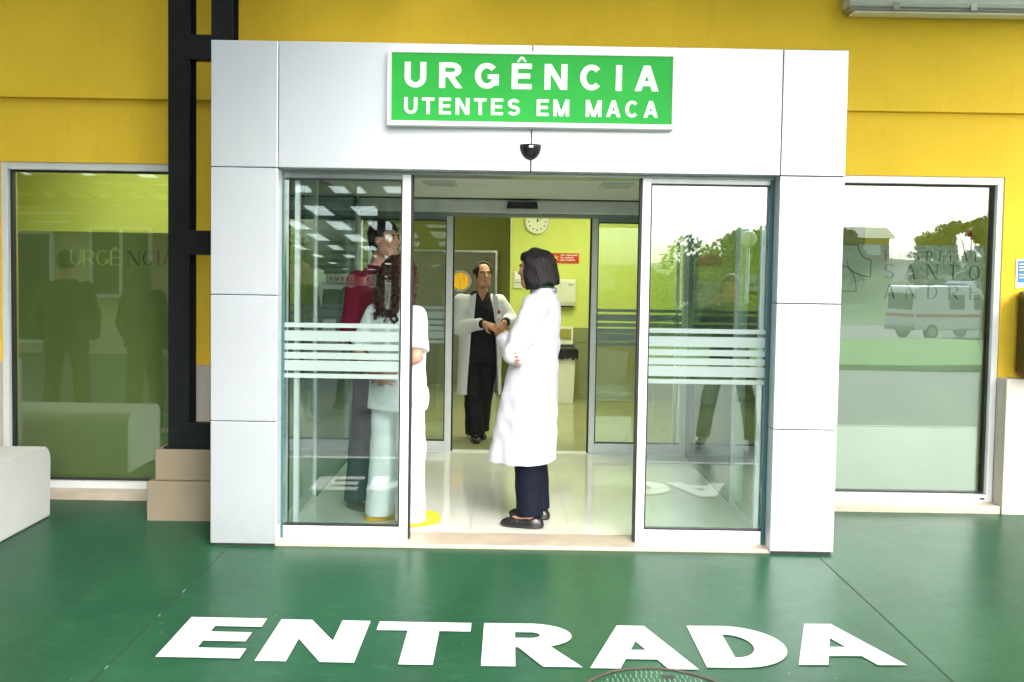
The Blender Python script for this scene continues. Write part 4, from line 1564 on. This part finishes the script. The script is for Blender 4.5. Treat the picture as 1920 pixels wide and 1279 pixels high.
F.loft([(hc[2]+.055, 0, -.018, .080, .088), (hc[2]+.02, 0, -.018, .098, .106), (hc[2]-.02, -.0, -.022, .108, .112), (hc[2]-.08, 0, -.034, .116, .108), (hc[2]-.125, 0, -.040, .108, .100)], .03, 2.0)


def bobcut(X, Y, Z):
    x, y, z = X-hc[0], Y-hc[1], Z-hc[2]
    fx, fy = x*ca+y*sa, -x*sa+y*ca
    face = np.maximum(np.maximum(.028-fy, z-.050+.2*np.abs(fx)), np.abs(fx)-.10)
    return -face


F.cut(bobcut)
F.cut(lambda X, Y, Z: (hc[2]-.120-.30*(Y-hc[1])+.007*np.sin(70*X+40*Y)+.006*np.sin(31*Y-55*X))-Z)
F.disp(wrinkle(77, .0055, 38))
F.disp(lambda X, Y, Z: .0026*np.sin(47*np.arctan2(X-hc[0], Y-hc[1])+9*np.sin(14*Z))+.003*np.sin(21*X+17*Y+24*Z)+0*Z)
F.build('hair', 'hair_black', t)
trousers(t, S, 'denim', [.088, .078, .080], .072, 11)
shoe(t, S, 'l', 'black_leather', L=.262)
shoe(t, S, 'r', 'black_leather', L=.262)
place(t, .160, .535, FZ, 75)

# --- doctor in the hall, coat open over black
t = thing('person', 'balding man in an open white coat over black clothes, hands together, in the hall', 'person', (0, 0, 0))
S = dict(H=1.62, head=(-.01, .045, 1.505), hyaw=R(10), hk=.98, tilt=R(-4), neck=(0, -.01, 1.335),
         torso=[(.80, 0, 0, .155, .11), (.95, 0, 0, .15, .115), (1.08, 0, .0, .155, .115), (1.20, 0, -.005, .165, .115), (1.28, 0, -.01, .165, .09), (1.345, 0, -.01, .07, .06)],
         lsh=(-.172, -.012, 1.265), lel=(-.275, .02, 1.10), lwr=(-.185, .215, 1.085), rsh=(.172, -.012, 1.265), rel=(.205, .03, 1.03), rwr=(.005, .235, 1.075),
         lhand=((.45, .35, -.55), (-.3, 1, .3), 1, .5), rhand=((-.85, .15, -.30), (.0, .8, .6), -1, .45),
         lhip=(-.082, 0, .82), lkn=(-.062, -.06, .46), lan=(-.035, -.19, .09), rhip=(.082, 0, .82), rkn=(.072, .05, .45), ran=(.035, .02, .08), ltoe=R(5), rtoe=R(-5))
hp = body(t, S, 'skin_tan')
face_bits(t, hp, .98)
F = Field((-.13, -.12, 1.34), (.13, .2, 1.66), .004)
hc = np.array(S['head'])
F.ell(hc+np.array([0, -.020, .032]), (.090, .100, .094), 0, R(10))
F.cut(lambda X, Y, Z: -np.maximum(np.maximum(.026-(Y-hc[1]), np.abs(X-hc[0]+.012)-.050-.10*np.clip(Z-hc[2]-.03, 0, 1)), -(Z-hc[2]+.10)+0*X))
F.cut(lambda X, Y, Z: np.maximum((Y-hc[1])-.052, -(Z-hc[2]+.055)+.0*X))
F.disp(wrinkle(21, .0025, 120))
F.build('hair', 'hair_black', t)
F = Field((-.40, -.30, .75), (.40, .30, 1.40), .006)
F.loft([(.78, 0, 0, .162, .122), (.95, 0, 0, .162, .125), (1.08, 0, .0, .166, .128), (1.20, 0, -.005, .176, .126), (1.285, 0, -.01, .165, .095), (1.36, 0, -.01, .070, .064)], .02)
F.put((-.05, 0, 1.28), (.05, .3, 1.45), lambda X, Y, Z: np.maximum(np.abs(X+.006)-.45*np.clip(Z-1.255, 0, 1), np.maximum(.02-Y, 1.25-Z)), .004, True)
sleeves(F, S, .052, .045, .036, 1.0)
F.disp(wrinkle(22, .003, 24))
F.build('shirt', 'black_cloth', t)
F = Field((-.45, -.32, .38), (.42, .34, 1.42), .006)
fo = folds(8, .03, 7, 6)
F.loft([(1.345, 0, -.015, .085, .070), (1.315, 0, -.015, .135, .088), (1.275, 0, -.015, .178, .108), (1.18, 0, -.005, .192, .140), (1.05, 0, .0, .188, .146), (.88, 0, .0, .190, .152), (.6, 0, .0, .198, .168), (.425, 0, .0, .205, .178)],
       .02, 2.3, lambda th, Z: fo(th, Z)*np.clip((1.2-Z)/.6, .15, 1))
sleeves(F, S, .070, .064, .053, .94)
F.disp(wrinkle(23, .0036, 24))


def opening(X, Y, Z):
    wdt = .064+.05*np.clip((1.30-Z)/.25, 0, 1)+.030*np.clip((1.0-Z)/.5, 0, 1)
    return np.maximum(np.abs(X+.012)-wdt, np.maximum(np.where(Z > 1.29, .0, -.09)-Y, 0*X+Z-1.5))


# the arms cross the opening: clip the gap to the coat body only
G = Field((-.45, -.32, .38), (.42, .34, 1.42), .006)
G.F[:] = F.F
G.cut(lambda X, Y, Z: -opening(X, Y, Z))
A = Field((-.45, -.32, .38), (.42, .34, 1.42), .006)
for sd in 'lr':
    sh, el, wr = (np.array(S[sd+q], float) for q in ('sh', 'el', 'wr'))
    A.cap(el, el+(wr-el)*.88, .064, .053, .02, True)
A.disp(wrinkle(23, .0036, 24))
G.F = np.minimum(G.F, A.F)
o = G.build('coat', 'coat_white', t)
for sx in (-1, 1):
    mb = MB()
    mb.prism([(sx*.075-.012, 1.345), (sx*.12-.012, 1.315), (sx*.125-.012, 1.235), (sx*.142-.012, 1.215), (sx*.105-.012, 1.10), (sx*.094-.012, 1.10)], .128, .139, 'Y')
    q = mb.build('lapel', 'coat_white', None)
    q.parent = o
mb = MB()
mb.box(-.162, -.128, .139, .150, 1.168, 1.182).box(-.152, -.138, .140, .1505, 1.155, 1.196)
q = mb.build('badge', 'badge_red', None)
q.parent = o
q = MB().box(-.148, -.130, .142, .152, 1.098, 1.122, .004).build('pin', 'badge_yellow', None)
q.parent = o
trousers(t, S, 'black_cloth', [.090, .074, .092], .055, 12)
shoe(t, S, 'l', 'black_leather', low=False)
shoe(t, S, 'r', 'black_leather', low=False)
place(t, -.262, 3.45, FZ, 191)

# --- nurse with curly hair behind the left leaf
t = thing('person', 'nurse with long curly hair in white scrubs and yellow clogs, hands behind her back', 'person', (0, 0, 0))
S = dict(H=1.64, head=(.0, .02, 1.505), hyaw=R(-10), hk=.97, neck=(0, -.02, 1.33),
         torso=[(.82, 0, 0, .155, .11), (.96, 0, 0, .15, .105), (1.06, 0, 0, .145, .10), (1.18, 0, -.015, .155, .11), (1.28, 0, -.025, .155, .085), (1.345, 0, -.025, .07, .06)],
         lsh=(-.155, -.025, 1.272), lel=(-.225, -.10, 1.035), lwr=(-.045, -.165, .935), rsh=(.155, -.025, 1.272), rel=(.225, -.10, 1.035), rwr=(.055, -.165, .930),
         lhand=((.8, .0, -.25), (0, -1, 0), -1, .35), rhand=((-.8, -.10, -.2), (0, -1, 0), 1, .35),
         lhip=(-.088, 0, .83), lkn=(-.10, .01, .46), lan=(-.122, -.02, .075), rhip=(.088, 0, .83), rkn=(.10, .01, .46), ran=(.128, -.02, .075), ltoe=R(-22), rtoe=R(-26))
hp = body(t, S, 'skin')
F = Field((-.42, -.30, .66), (.42, .30, 1.40), .006)
fo = folds(13, .03, 6, 5)
F.loft([(1.345, 0, -.03, .085, .072), (1.315, 0, -.028, .135, .085), (1.275, 0, -.025, .165, .098), (1.18, 0, -.012, .178, .128), (1.05, 0, 0, .172, .130), (.9, 0, 0, .180, .138), (.695, 0, 0, .192, .150)], .02, 2.3,
       lambda th, Z: fo(th, Z)*np.clip((1.2-Z)/.4, .2, 1))
sleeves(F, S, .068, .076, .07, .43)
F.disp(wrinkle(31, .0035, 24))
F.cut(lambda X, Y, Z: .697-Z+0*X+0*Y)
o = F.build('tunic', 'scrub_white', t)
e = Field((.12, -.12, .66), (.24, .16, .90), .005)
e.ell((.182, .0, .775), (.017, .080, .11), 0)
e.cut(lambda X, Y, Z: .705-Z+0*X+0*Y)
e.cut(lambda X, Y, Z: Z-.845+0*X+0*Y)
e.build('pocket', 'scrub_white', o)
F = Field((-.24, -.26, 1.14), (.24, .2, 1.68), .005)
hc = np.array(S['head'])
F.ell(hc+np.array([0, -.022, .025]), (.108, .116, .108), 0)
F.ell(hc+np.array([0, -.065, -.13]), (.125, .085, .16), .05)
rg = np.random.RandomState(4)
for k in range(230):
    a = rg.uniform(-2.4, 2.4)
    rr = rg.uniform(.085, .125)
    x0, y0 = math.sin(a)*rr, -math.cos(a)*rr*.95-.03
    zt = rg.uniform(1.40, 1.56)
    L = rg.uniform(.10, .22)
    ph = rg.uniform(0, 6.28)
    zb = max(1.19, zt-L)
    pts = []
    for i in range(10):
        q = i/9
        z = zt+(zb-zt)*q
        pts.append((x0*(1-.12*q)+.013*math.sin(ph+q*17), y0*(1-.1*q)-.02*q*(y0 < 0)+.013*math.cos(ph+q*17), z))
    if y0 < .07:
        F.chain(pts, [.0078]*9+[.004], .003)
F.disp(wrinkle(14, .005, 90))
F.put(hc-.12, hc+.2, lambda X, Y, Z: np.maximum(np.maximum(.045-(Y-hc[1]), np.abs(X-hc[0])-.066), (Z-hc[2])-.055), .01, True)
F.build('hair', 'hair_curly', t)
trousers(t, S, 'scrub_white', [.098, .088, .090], .030, 14)
shoe(t, S, 'l', 'clog_yellow', 'clog', L=.265, wd=.052, ht=.105, low=False)
shoe(t, S, 'r', 'clog_yellow', 'clog', L=.265, wd=.052, ht=.105, low=False)
place(t, -.675, .515, FZ, -34)

# --- tall man in burgundy behind the left leaf
t = thing('person', 'tall dark-haired man in a burgundy jumper and grey trousers behind the left glass', 'person', (0, 0, 0))
S = dict(H=1.87, head=(.0, .045, 1.738), hyaw=R(8), hk=1.02, tilt=R(-4), neck=(0, -.01, 1.55),
         torso=[(.94, 0, 0, .165, .115), (1.1, 0, 0, .165, .115), (1.25, 0, 0, .175, .12), (1.40, 0, -.01, .185, .12), (1.49, 0, -.015, .18, .095), (1.56, 0, -.01, .07, .065)],
         lsh=(-.20, -.015, 1.47), lel=(-.26, -.03, 1.17), lwr=(-.25, .10, .95), rsh=(.20, -.015, 1.47), rel=(.26, -.02, 1.17), rwr=(.22, .11, .95),
         lhand=((0, .3, -1), (-1, .2, 0), 1, .35), rhand=((-.1, .3, -1), (1, .2, 0), -1, .35),
         lhip=(-.095, 0, .96), lkn=(-.16, -.03, .52), lan=(-.23, -.09, .09), rhip=(.095, 0, .96), rkn=(.17, .02, .52), ran=(.235, .03, .09), ltoe=R(10), rtoe=R(-8))
hp = body(t, S, 'skin')
face_bits(t, hp, 1.02)
F = Field((-.14, -.14, 1.60), (.14, .22, 1.90), .004)
hc = np.array(S['head'])
F.ell(hc+np.array([0, -.018, .040]), (.090, .105, .098), 0, R(8))
F.ell(hc+np.array([0, -.045, -.02]), (.076, .068, .075), .02, R(8))
F.cut(lambda X, Y, Z: -np.maximum(np.maximum(.040-(Y-hc[1]), np.abs(X-hc[0])-.085), (Z-hc[2])-.062))
F.cut(lambda X, Y, Z: -np.maximum(np.maximum(-.012-(Y-hc[1]), -np.abs(X-hc[0])+.060), (Z-hc[2])-.020))
F.disp(wrinkle(41, .004, 70))
F.build('hair', 'hair_black', t)
F = Field((-.42, -.26, .88), (.42, .30, 1.62), .006)
F.loft([(1.575, 0, -.012, .070, .066), (1.545, 0, -.015, .09, .075), (1.49, 0, -.015, .185, .10), (1.40, 0, -.01, .197, .132), (1.25, 0, 0, .188, .134), (1.05, 0, 0, .180, .130), (.93, 0, 0, .178, .128)], .02, 2.3)
sleeves(F, S, .070, .062, .048, 1.0)
F.disp(wrinkle(42, .0045, 22))
F.build('jumper', 'burgundy_knit', t)
trousers(t, S, 'grey_trousers', [.098, .082, .082], .05, 15)
shoe(t, S, 'l', 'brown_leather', low=False)
shoe(t, S, 'r', 'brown_leather', low=False)
place(t, -.865, 1.04, FZ, -122)

# ------------------------------------------------------------------ what the glass mirrors: the forecourt behind the camera
def poly_mat():
    a = NT('skylight_sheet')
    tl = a.n('ShaderNodeBsdfTranslucent')
    tl.inputs[0].default_value = (.66, .72, .72, 1)
    mx = a.n('ShaderNodeMixShader')
    mx.inputs[0].default_value = .75
    a.b.inputs['Base Color'].default_value = (.7, .75, .75, 1)
    a.l(a.b.outputs[0], mx.inputs[1])
    a.l(tl.outputs[0], mx.inputs[2])
    a.l(mx.outputs[0], a.out.inputs[0])


poly_mat()
CAN = thing('canopy', 'dark steel canopy with square skylight sheets sloping away over the forecourt', 'canopy', (-4, -10, 3))


def cz(y):
    return 4.0+(y-.9)*.082


def canopy(x0, x1, y0, y1, nx, ny):
    bx, sk = MB(), MB()
    dx, dy = (x1-x0)/nx, (y1-y0)/ny

    def bar(xa, xb, ya, yb, h0, h1):
        bx.add([(xa, ya, cz(ya)+h0), (xb, ya, cz(ya)+h0), (xb, yb, cz(yb)+h0), (xa, yb, cz(yb)+h0), (xa, ya, cz(ya)+h1), (xb, ya, cz(ya)+h1), (xb, yb, cz(yb)+h1), (xa, yb, cz(yb)+h1)],
               [(0, 3, 2, 1), (4, 5, 6, 7), (0, 1, 5, 4), (1, 2, 6, 5), (2, 3, 7, 6), (3, 0, 4, 7)])
    for i in range(nx+1):
        x = x0+dx*i
        bar(x-.17, x+.17, y0, y1, -.03, .02)
        bar(x-.05, x+.05, y0, y1, -.24, -.031)
    for j in range(ny+1):
        y = y0+dy*j
        bar(x0-.1, x1+.1, y-.20, y+.20, -.025, .024)
        bar(x0-.1, x1+.1, y-.045, y+.045, -.33, -.241)
    for i in range(nx):
        for j in range(ny):
            xa, xb, ya, yb = x0+dx*i+.17, x0+dx*(i+1)-.17, y0+dy*j+.20, y0+dy*(j+1)-.20
            sk.add([(xa, ya, cz(ya)), (xb, ya, cz(ya)), (xb, yb, cz(yb)), (xa, yb, cz(yb))], [(0, 1, 2, 3)])
    bx.build('roof_grid', 'black_steel', CAN)
    sk.build('skylights', 'skylight_sheet', CAN)


canopy(-13, -.55, -10.8, .86, 12, 5)
canopy(-13, -6.6, -20, -11.2, 6, 4)  # extra roof bay, added to cut light arriving from the left
canopy(-.15, 1.75, -1.9, .86, 2, 1)  # unseen roof piece, added to shade the wall above the doors
canopy(2.1, 4.9, -3.9, .86, 3, 2)  # unseen roof piece, added to dim the right-hand wall
canopy(-6.2, -.55, -30, -11.2, 6, 8)
MB().box(-6.4, -.4, -30.3, -30.2, 1.40, 1.62).build('end_fascia', 'black_steel', CAN)
lattice(-2.45, -12.6, -.55, 3.0, 'black lattice steel column of the canopy mirrored in the left door glass')

# yellow wing beyond the forecourt, mirrored in the left window
t = thing('hospital_wing', 'cream-yellow building wing with white framed windows mirrored in the left window', 'building', (-11, -12, 0))
MB().box(-18, -6.5, -27, -11.5, -1.5, 3.6).build('wall', 'cream_render', t)
MB().box(-18, -6.46, -27.05, -11.46, -.5, .35).build('base_course', 'stone_dado', t)
for x, z0, z1, w_ in ((-15.2, .9, 2.3, 1.6), (-13, .0, 2.2, 1.0), (-11.2, .9, 2.3, 1.6), (-9.4, 0, 2.2, 1.0), (-7.6, .9, 2.3, 1.2)):
    fr = MB().box(x-w_/2, x+w_/2, -11.44, -11.36, z0, z1).build('window', 'white_frame', t)
    mb = MB()
    n = 2 if w_ > 1.1 else 1
    for k in range(n):
        a = x-w_/2+.07+k*(w_-.07)/n
        mb.box(a, a+(w_-.07)/n-.07, -11.375, -11.35, z0+.07, z1-.07)
    mb.build('pane', 'car_glass', fr)
for y in (-14, -17, -20, -23):
    fr = MB().box(-6.44, -6.38, y-.6, y+.6, .7, 2.2).build('window', 'white_frame', t)
    MB().box(-6.39, -6.36, y-.52, y+.52, .78, 2.12).build('pane', 'car_glass', fr)
t = thing('forecourt_sign', 'small green sign on the cream wing mirrored in the left window', 'sign', (-9, -11.3, 1.9))
MB().box(-9.6, -8.2, -11.33, -11.25, 2.22, 2.62, .01).build('panel', 'sign_green', t)
MB().box(-9.5, -8.3, -11.25, -11.24, 2.50, 2.55).box(-9.3, -8.5, -11.25, -11.24, 2.34, 2.38).build('stripe', 'sign_white', t)


def ambulance(label):
    t = thing('ambulance', label, 'ambulance', (0, 0, 0), 'ambulances on the forecourt')
    prof = [(-2.75, .45), (-2.78, 1.0), (-2.68, 2.30), (-2.50, 2.48), (.75, 2.50), (1.15, 2.36), (1.75, 1.45), (2.55, 1.18), (2.72, .95), (2.74, .45)]
    bm = bmesh.new()
    a = [bm.verts.new((x, -.98, z)) for x, z in prof]
    b = [bm.verts.new((x, .98, z)) for x, z in prof]
    bm.faces.new(a[::-1])
    bm.faces.new(b)
    for i in range(len(prof)):
        j = (i+1) % len(prof)
        bm.faces.new((a[i], a[j], b[j], b[i]))
    bmesh.ops.recalc_face_normals(bm, faces=bm.faces[:])
    bmesh.ops.bevel(bm, geom=bm.edges[:], offset=.07, segments=3, affect='EDGES', profile=.5)
    MB().bm(bm).build('body', 'car_white', t)
    for sy in (-1, 1):
        y0, y1 = sorted((sy*.975, sy*.992))
        MB().prism([(.75, 1.42), (.70, 2.12), (1.05, 2.12), (1.55, 1.42)], y0, y1, 'Y').build('side_window', 'car_glass', t)
        MB().box(-.75, .15, y0, y1, 1.42, 2.1).build('side_window', 'car_glass', t)
        MB().box(-2.70, 2.45, y0, sy*.988 if sy > 0 else y1, 1.05, 1.20).build('stripe', 'car_red', t) if sy > 0 else MB().box(-2.70, 2.45, sy*.988, y1, 1.05, 1.20).build('stripe', 'car_red', t)
        for wx in (-1.75, 1.75):
            q = MB().lathe([(.10, -.12), (.33, -.12), (.37, -.09), (.37, .09), (.33, .12), (.10, .12)], (wx, sy*.88, .37), 28, 'Y').build('wheel', 'tyre', t)
            MB().lathe([(.02, -.125), (.22, -.125), (.22, .125), (.02, .125)], (wx, sy*.885, .37), 20, 'Y').build('rim', 'steel', q)
    MB().prism([(1.19, 2.26), (1.215, 2.28), (1.74, 1.50), (1.715, 1.48)], -.84, .84, 'Y').build('windscreen', 'car_glass', t)
    MB().box(-2.80, -2.70, -.78, .78, 1.40, 2.15).build('rear_window', 'car_glass', t)
    MB().box(-2.81, -2.74, -.90, .90, 1.05, 1.20).build('rear_stripe', 'car_red', t)
    MB().box(-2.86, -2.72, -.95, .95, .42, .62, .03).box(2.66, 2.82, -.95, .95, .40, .62, .03).build('bumper', 'grey_door', t)
    MB().box(.35, .65, -.62, .62, 2.50, 2.62, .03).build('light_bar', 'beacon_blue', t)
    MB().box(2.60, 2.745, -.90, -.58, .86, 1.04, .02).build('headlight', 'alu_frame', t)
    MB().box(2.60, 2.745, .58, .90, .86, 1.04, .02).build('headlight', 'alu_frame', t)
    MB().box(.80, 1.02, -.80, .80, 2.46, 2.70, .02).build('roof_sign', 'car_white', t)
    mb = MB()
    text_into(mb, 'AMBULÂNCIA', -.70, .70, 2.52, .115, lambda a, b, lv: (1.024+.0004*lv, -a, b), .026, .022)
    orient(mb.build('lettering', 'car_red', t, fix=False), (1, 0, 0))
    return t


am = ambulance('white ambulance facing the doors, mirrored in the left door glass')
am2 = dup(am, (20.6, -38.5, fall(20, -38.5)-.02), R(-20), 'white ambulance with a red stripe seen side on, mirrored in the right window')
am.location = (-4.35, -22.5, fall(-4, -22.5)-.02)
am.rotation_euler = (0, 0, R(86))


def leaves(mb, c, rad, n, size, rg, shell=.35):
    for _ in range(n):
        d = Vector(rg.normal(size=3)).normalized()
        q = (rg.uniform(shell, 1))**.6
        p = Vector(c)+Vector((d.x*rad[0], d.y*rad[1], d.z*rad[2]))*q
        a = Vector(rg.normal(size=3)).normalized()*size*rg.uniform(.6, 1.3)
        b = a.cross(Vector(rg.normal(size=3))).normalized()*size*rg.uniform(.35, .7)
        mb.add([p-a, p+b, p+a, p-b], [(0, 1, 2, 3)])


def tree(name, label, H, crown, n, leaf, size, seed, group=None, trunk=.14, cat='tree'):
    rg = np.random.RandomState(seed)
    t = thing(name, label, cat, (0, 0, 0), group)
    tb, lf = MB(), MB()
    tb.tube([(0, 0, -.3), (.06, .03, H*.3), (.0, .05, H*.62)], [trunk, trunk*.8, trunk*.45], 8)
    k = 16
    for i in range(k):
        a = 2*PI*i/k*2.4+rg.uniform(-.4, .4)
        z = H*(crown[2]+(1-crown[2])*rg.uniform(.0, .95))
        rr = crown[0]*rg.uniform(.3, 1)*(1-.55*(z/H-crown[2])/(1-crown[2]))
        p = (rr*math.cos(a), rr*math.sin(a), z)
        tb.tube([(0, .03, H*rg.uniform(.22, .55)), (p[0]*.5, p[1]*.5, z*.82), p], [trunk*.4, trunk*.22, trunk*.06], 6)
        s = crown[1]*rg.uniform(.6, 1.15)
        leaves(lf, p, (s, s, s*.8), n//k, size, rg)
    tb.build('trunk', 'bark', t)
    lf.build('crown', leaf, t, fix=False)
    return t


def on(t, x, y, rz=0, s=1.0):
    t.location = (x, y, fall(x, y)-.05)
    t.rotation_euler = (0, 0, rz)
    t.scale = (s, s, s)
    return t


on(tree('bushy_tree', 'largest bushy green tree mirrored in the right door glass', 4.5, (1.7, .85, .18), 8000, 'leaf_light', .11, 2), 7.9, -25)
on(tree('bushy_tree', 'middle bushy tree left of the largest one, mirrored in the right door glass', 3.9, (1.6, .8, .15), 7000, 'leaf_light', .10, 3), 6.2, -25.5)
on(tree('bushy_tree', 'lowest pale green bush tree behind the clipped shrub, mirrored in the right door glass', 2.9, (1.5, .7, .12), 6000, 'leaf_light', .10, 4), 4.9, -27.5)
on(tree('tall_tree', 'tall sparse tree on the slope mirrored in the right window', 6.6, (2.6, .8, .30), 3600, 'leaf_dark', .15, 5), 28.0, -52)
t = thing('clipped_shrub', 'rounded clipped shrub in front of the trees, mirrored in the right door glass', 'shrub', (4.55, -18.6, fall(4.5, -18.6)))
mb = MB()
leaves(mb, (4.55, -18.6, fall(4.5, -18.6)+.80), (1.0, 1.0, .85), 5200, .05, np.random.RandomState(8), .75)
mb.build('foliage', 'leaf_hedge', t, fix=False)
MB().tube([(4.55, -18.6, fall(4.5, -18.6)-.1), (4.55, -18.6, fall(4.5, -18.6)+.6)], .06, 8).build('trunk', 'bark', t)
far = tree('hillside_tree', 'dark tree on the far hillside mirrored in the glass', 6.0, (2.0, 1.2, .12), 1700, 'leaf_dark', .28, 6, 'trees on the far hillside', trunk=.2)
rg = np.random.RandomState(12)
spots = [(29, -62), (34, -64), (39, -68), (27, -70), (36, -74), (31, -58), (37, -58), (43, -70), (24, -66), (28, -75), (33, -70), (38, -84), (30, -95), (44, -80), (36, -100), (50, -95), (20, -84), (42, -62), (26, -104), (55, -110),
         (-13, -70), (-9, -74), (-17, -66), (-5, -78), (-11, -84), (-20, -78), (-2, -70), (3, -80), (8, -72), (13, -78), (17, -70)]
for i, (x, y) in enumerate(spots):
    s = rg.uniform(.32, .62) if x > 14 else rg.uniform(.18, .30)
    on(far if i == 0 else dup(far, (0, 0, 0), 0), x, y, rg.uniform(0, 6), s)
z = fall(31, -80)
t = thing('hill_house', 'red-brown house with a pale roof on the hill mirrored in the right window', 'house', (31, -80, z))
MB().box(29.2, 33.2, -82, -78.5, z-1.5, z+1.7).build('wall', 'roof_tile', t)
MB().prism([(-82.5, z+1.7), (-78, z+1.7), (-80.2, z+2.7)], 28.8, 33.6, 'X').build('roof', 'kerb_stone', t)
MB().box(30.8, 32.4, -78.48, -78.40, z+.2, z+1.1).build('window', 'white_frame', t)
t = thing('street_lamp', 'grey street lamp with a round globe before the trees, mirrored in the right door glass', 'lamp', (5.75, -18.2, fall(5.7, -18.2)))
z = fall(5.7, -18.2)
MB().tube([(5.75, -18.2, z-.1), (5.75, -18.2, 2.2)], [.06, .035], 10).build('pole', 'steel', t, smooth=True)
MB().lathe([(.03, -.2), (.13, -.16), (.19, -.05), (.19, .06), (.13, .17), (.02, .21)], (5.75, -18.2, 2.42), 24).build('globe', 'globe_white', t, smooth=True)


# visitors waiting beside and behind the camera, seen only as mirror images
def visitor(label, x, y, deg, H, coat, legs, hair, long_hair=False, hem=.80, stance=.12, raised=False):
    k = H/1.70
    t = thing('person', label, 'person', (0, 0, 0), 'visitors mirrored in the glass')
    S = dict(H=1.72, head=(0, .02, 1.585), hyaw=0, hk=1, neck=(0, -.02, 1.40),
             torso=[(.86, 0, 0, .155, .11), (1.0, 0, 0, .15, .11), (1.12, 0, 0, .155, .115), (1.28, 0, -.01, .175, .115), (1.37, 0, -.015, .165, .09), (1.43, 0, -.01, .07, .06)],
             lsh=(-.18, -.015, 1.355), rsh=(.18, -.015, 1.355), lel=(-.25, -.03, 1.09), rel=(.25, -.03, 1.09), lwr=(-.23, .09, .86), rwr=(.23, .09, .86),
             lhand=((0, .2, -1), (-1, 0, 0), 1, .4), rhand=((0, .2, -1), (1, 0, 0), -1, .4),
             lhip=(-.09, 0, .87), rhip=(.09, 0, .87), lkn=(-.09-stance*.3, .02, .48), rkn=(.09+stance*.3, .0, .48), lan=(-.09-stance*.5, -.03, .085), ran=(.09+stance*.5, -.01, .085), ltoe=R(8), rtoe=R(-8))
    if raised:
        S.update(lel=(-.27, .10, 1.16), rel=(.27, .10, 1.16), lwr=(-.10, .28, 1.42), rwr=(.10, .28, 1.42), lhand=((.5, .3, .6), (-.4, -1, 0), 1, .6), rhand=((-.5, .3, .6), (.4, -1, 0), -1, .6))
    hp = body(t, S, 'skin', h=.0062)
    face_bits(t, hp, 1.0)
    F = Field((-.42, -.3, .4), (.42, .42, 1.5), .010)
    F.loft([(1.44, 0, -.02, .075, .068), (1.41, 0, -.02, .12, .08), (1.36, 0, -.02, .18, .105), (1.25, 0, -.01, .19, .135), (1.05, 0, 0, .18, .135), (hem, 0, 0, .205, .155)], .02)
    sleeves(F, S, .072, .064, .052, .98)
    F.disp(wrinkle(int(x*10) % 97, .005, 22))
    F.build('jacket', coat, t)
    F = Field((-.15, -.17, 1.25), (.15, .17, 1.75), .008)
    F.ell((0, .005, 1.62), (.090, .105, .098), 0)
    if long_hair:
        F.ell((0, -.05, 1.50), (.125, .075, .17), .05)
    F.cut(lambda X, Y, Z: -np.maximum(np.maximum(.045-(Y-.02), np.abs(X)-.075), (Z-1.585)-.05))
    F.build('hair', hair, t)
    trousers(t, S, legs, [.092, .076, .072], .06, int(abs(y)*10), h=.010)
    shoe(t, S, 'l', 'black_leather', low=False)
    shoe(t, S, 'r', 'black_leather', low=False)
    place(t, x, y, 0, deg)
    t.scale = (k, k, k)
    return t


visitor('man in a dark suit standing, left of the two figures mirrored in the left window', -4.20, -1.45, 168, 1.68, 'black_cloth', 'dark_cloth', 'hair_black', hem=.74)
visitor('woman in a short dark jacket, right of the two figures mirrored in the left window', -3.35, -1.15, 200, 1.60, 'dark_cloth', 'dark_cloth', 'hair_black', True, hem=.86)
visitor('dark-clothed woman with long hair and raised hands mirrored in the right door glass', 2.02, -3.25, 18, 1.56, 'dark_cloth', 'black_cloth', 'hair_brown', True, hem=.78, stance=.32, raised=True)
visitor('dark figure before the ambulance mirrored in the left door glass', -1.66, -5.25, 150, 1.62, 'black_cloth', 'dark_cloth', 'hair_black', hem=.80, stance=.3)
visitor('person in blue jeans at the outer edge of the left door glass', -2.16, -4.1, -25, 1.66, 'dark_cloth', 'blue_jeans', 'hair_brown', hem=.86, stance=.2)
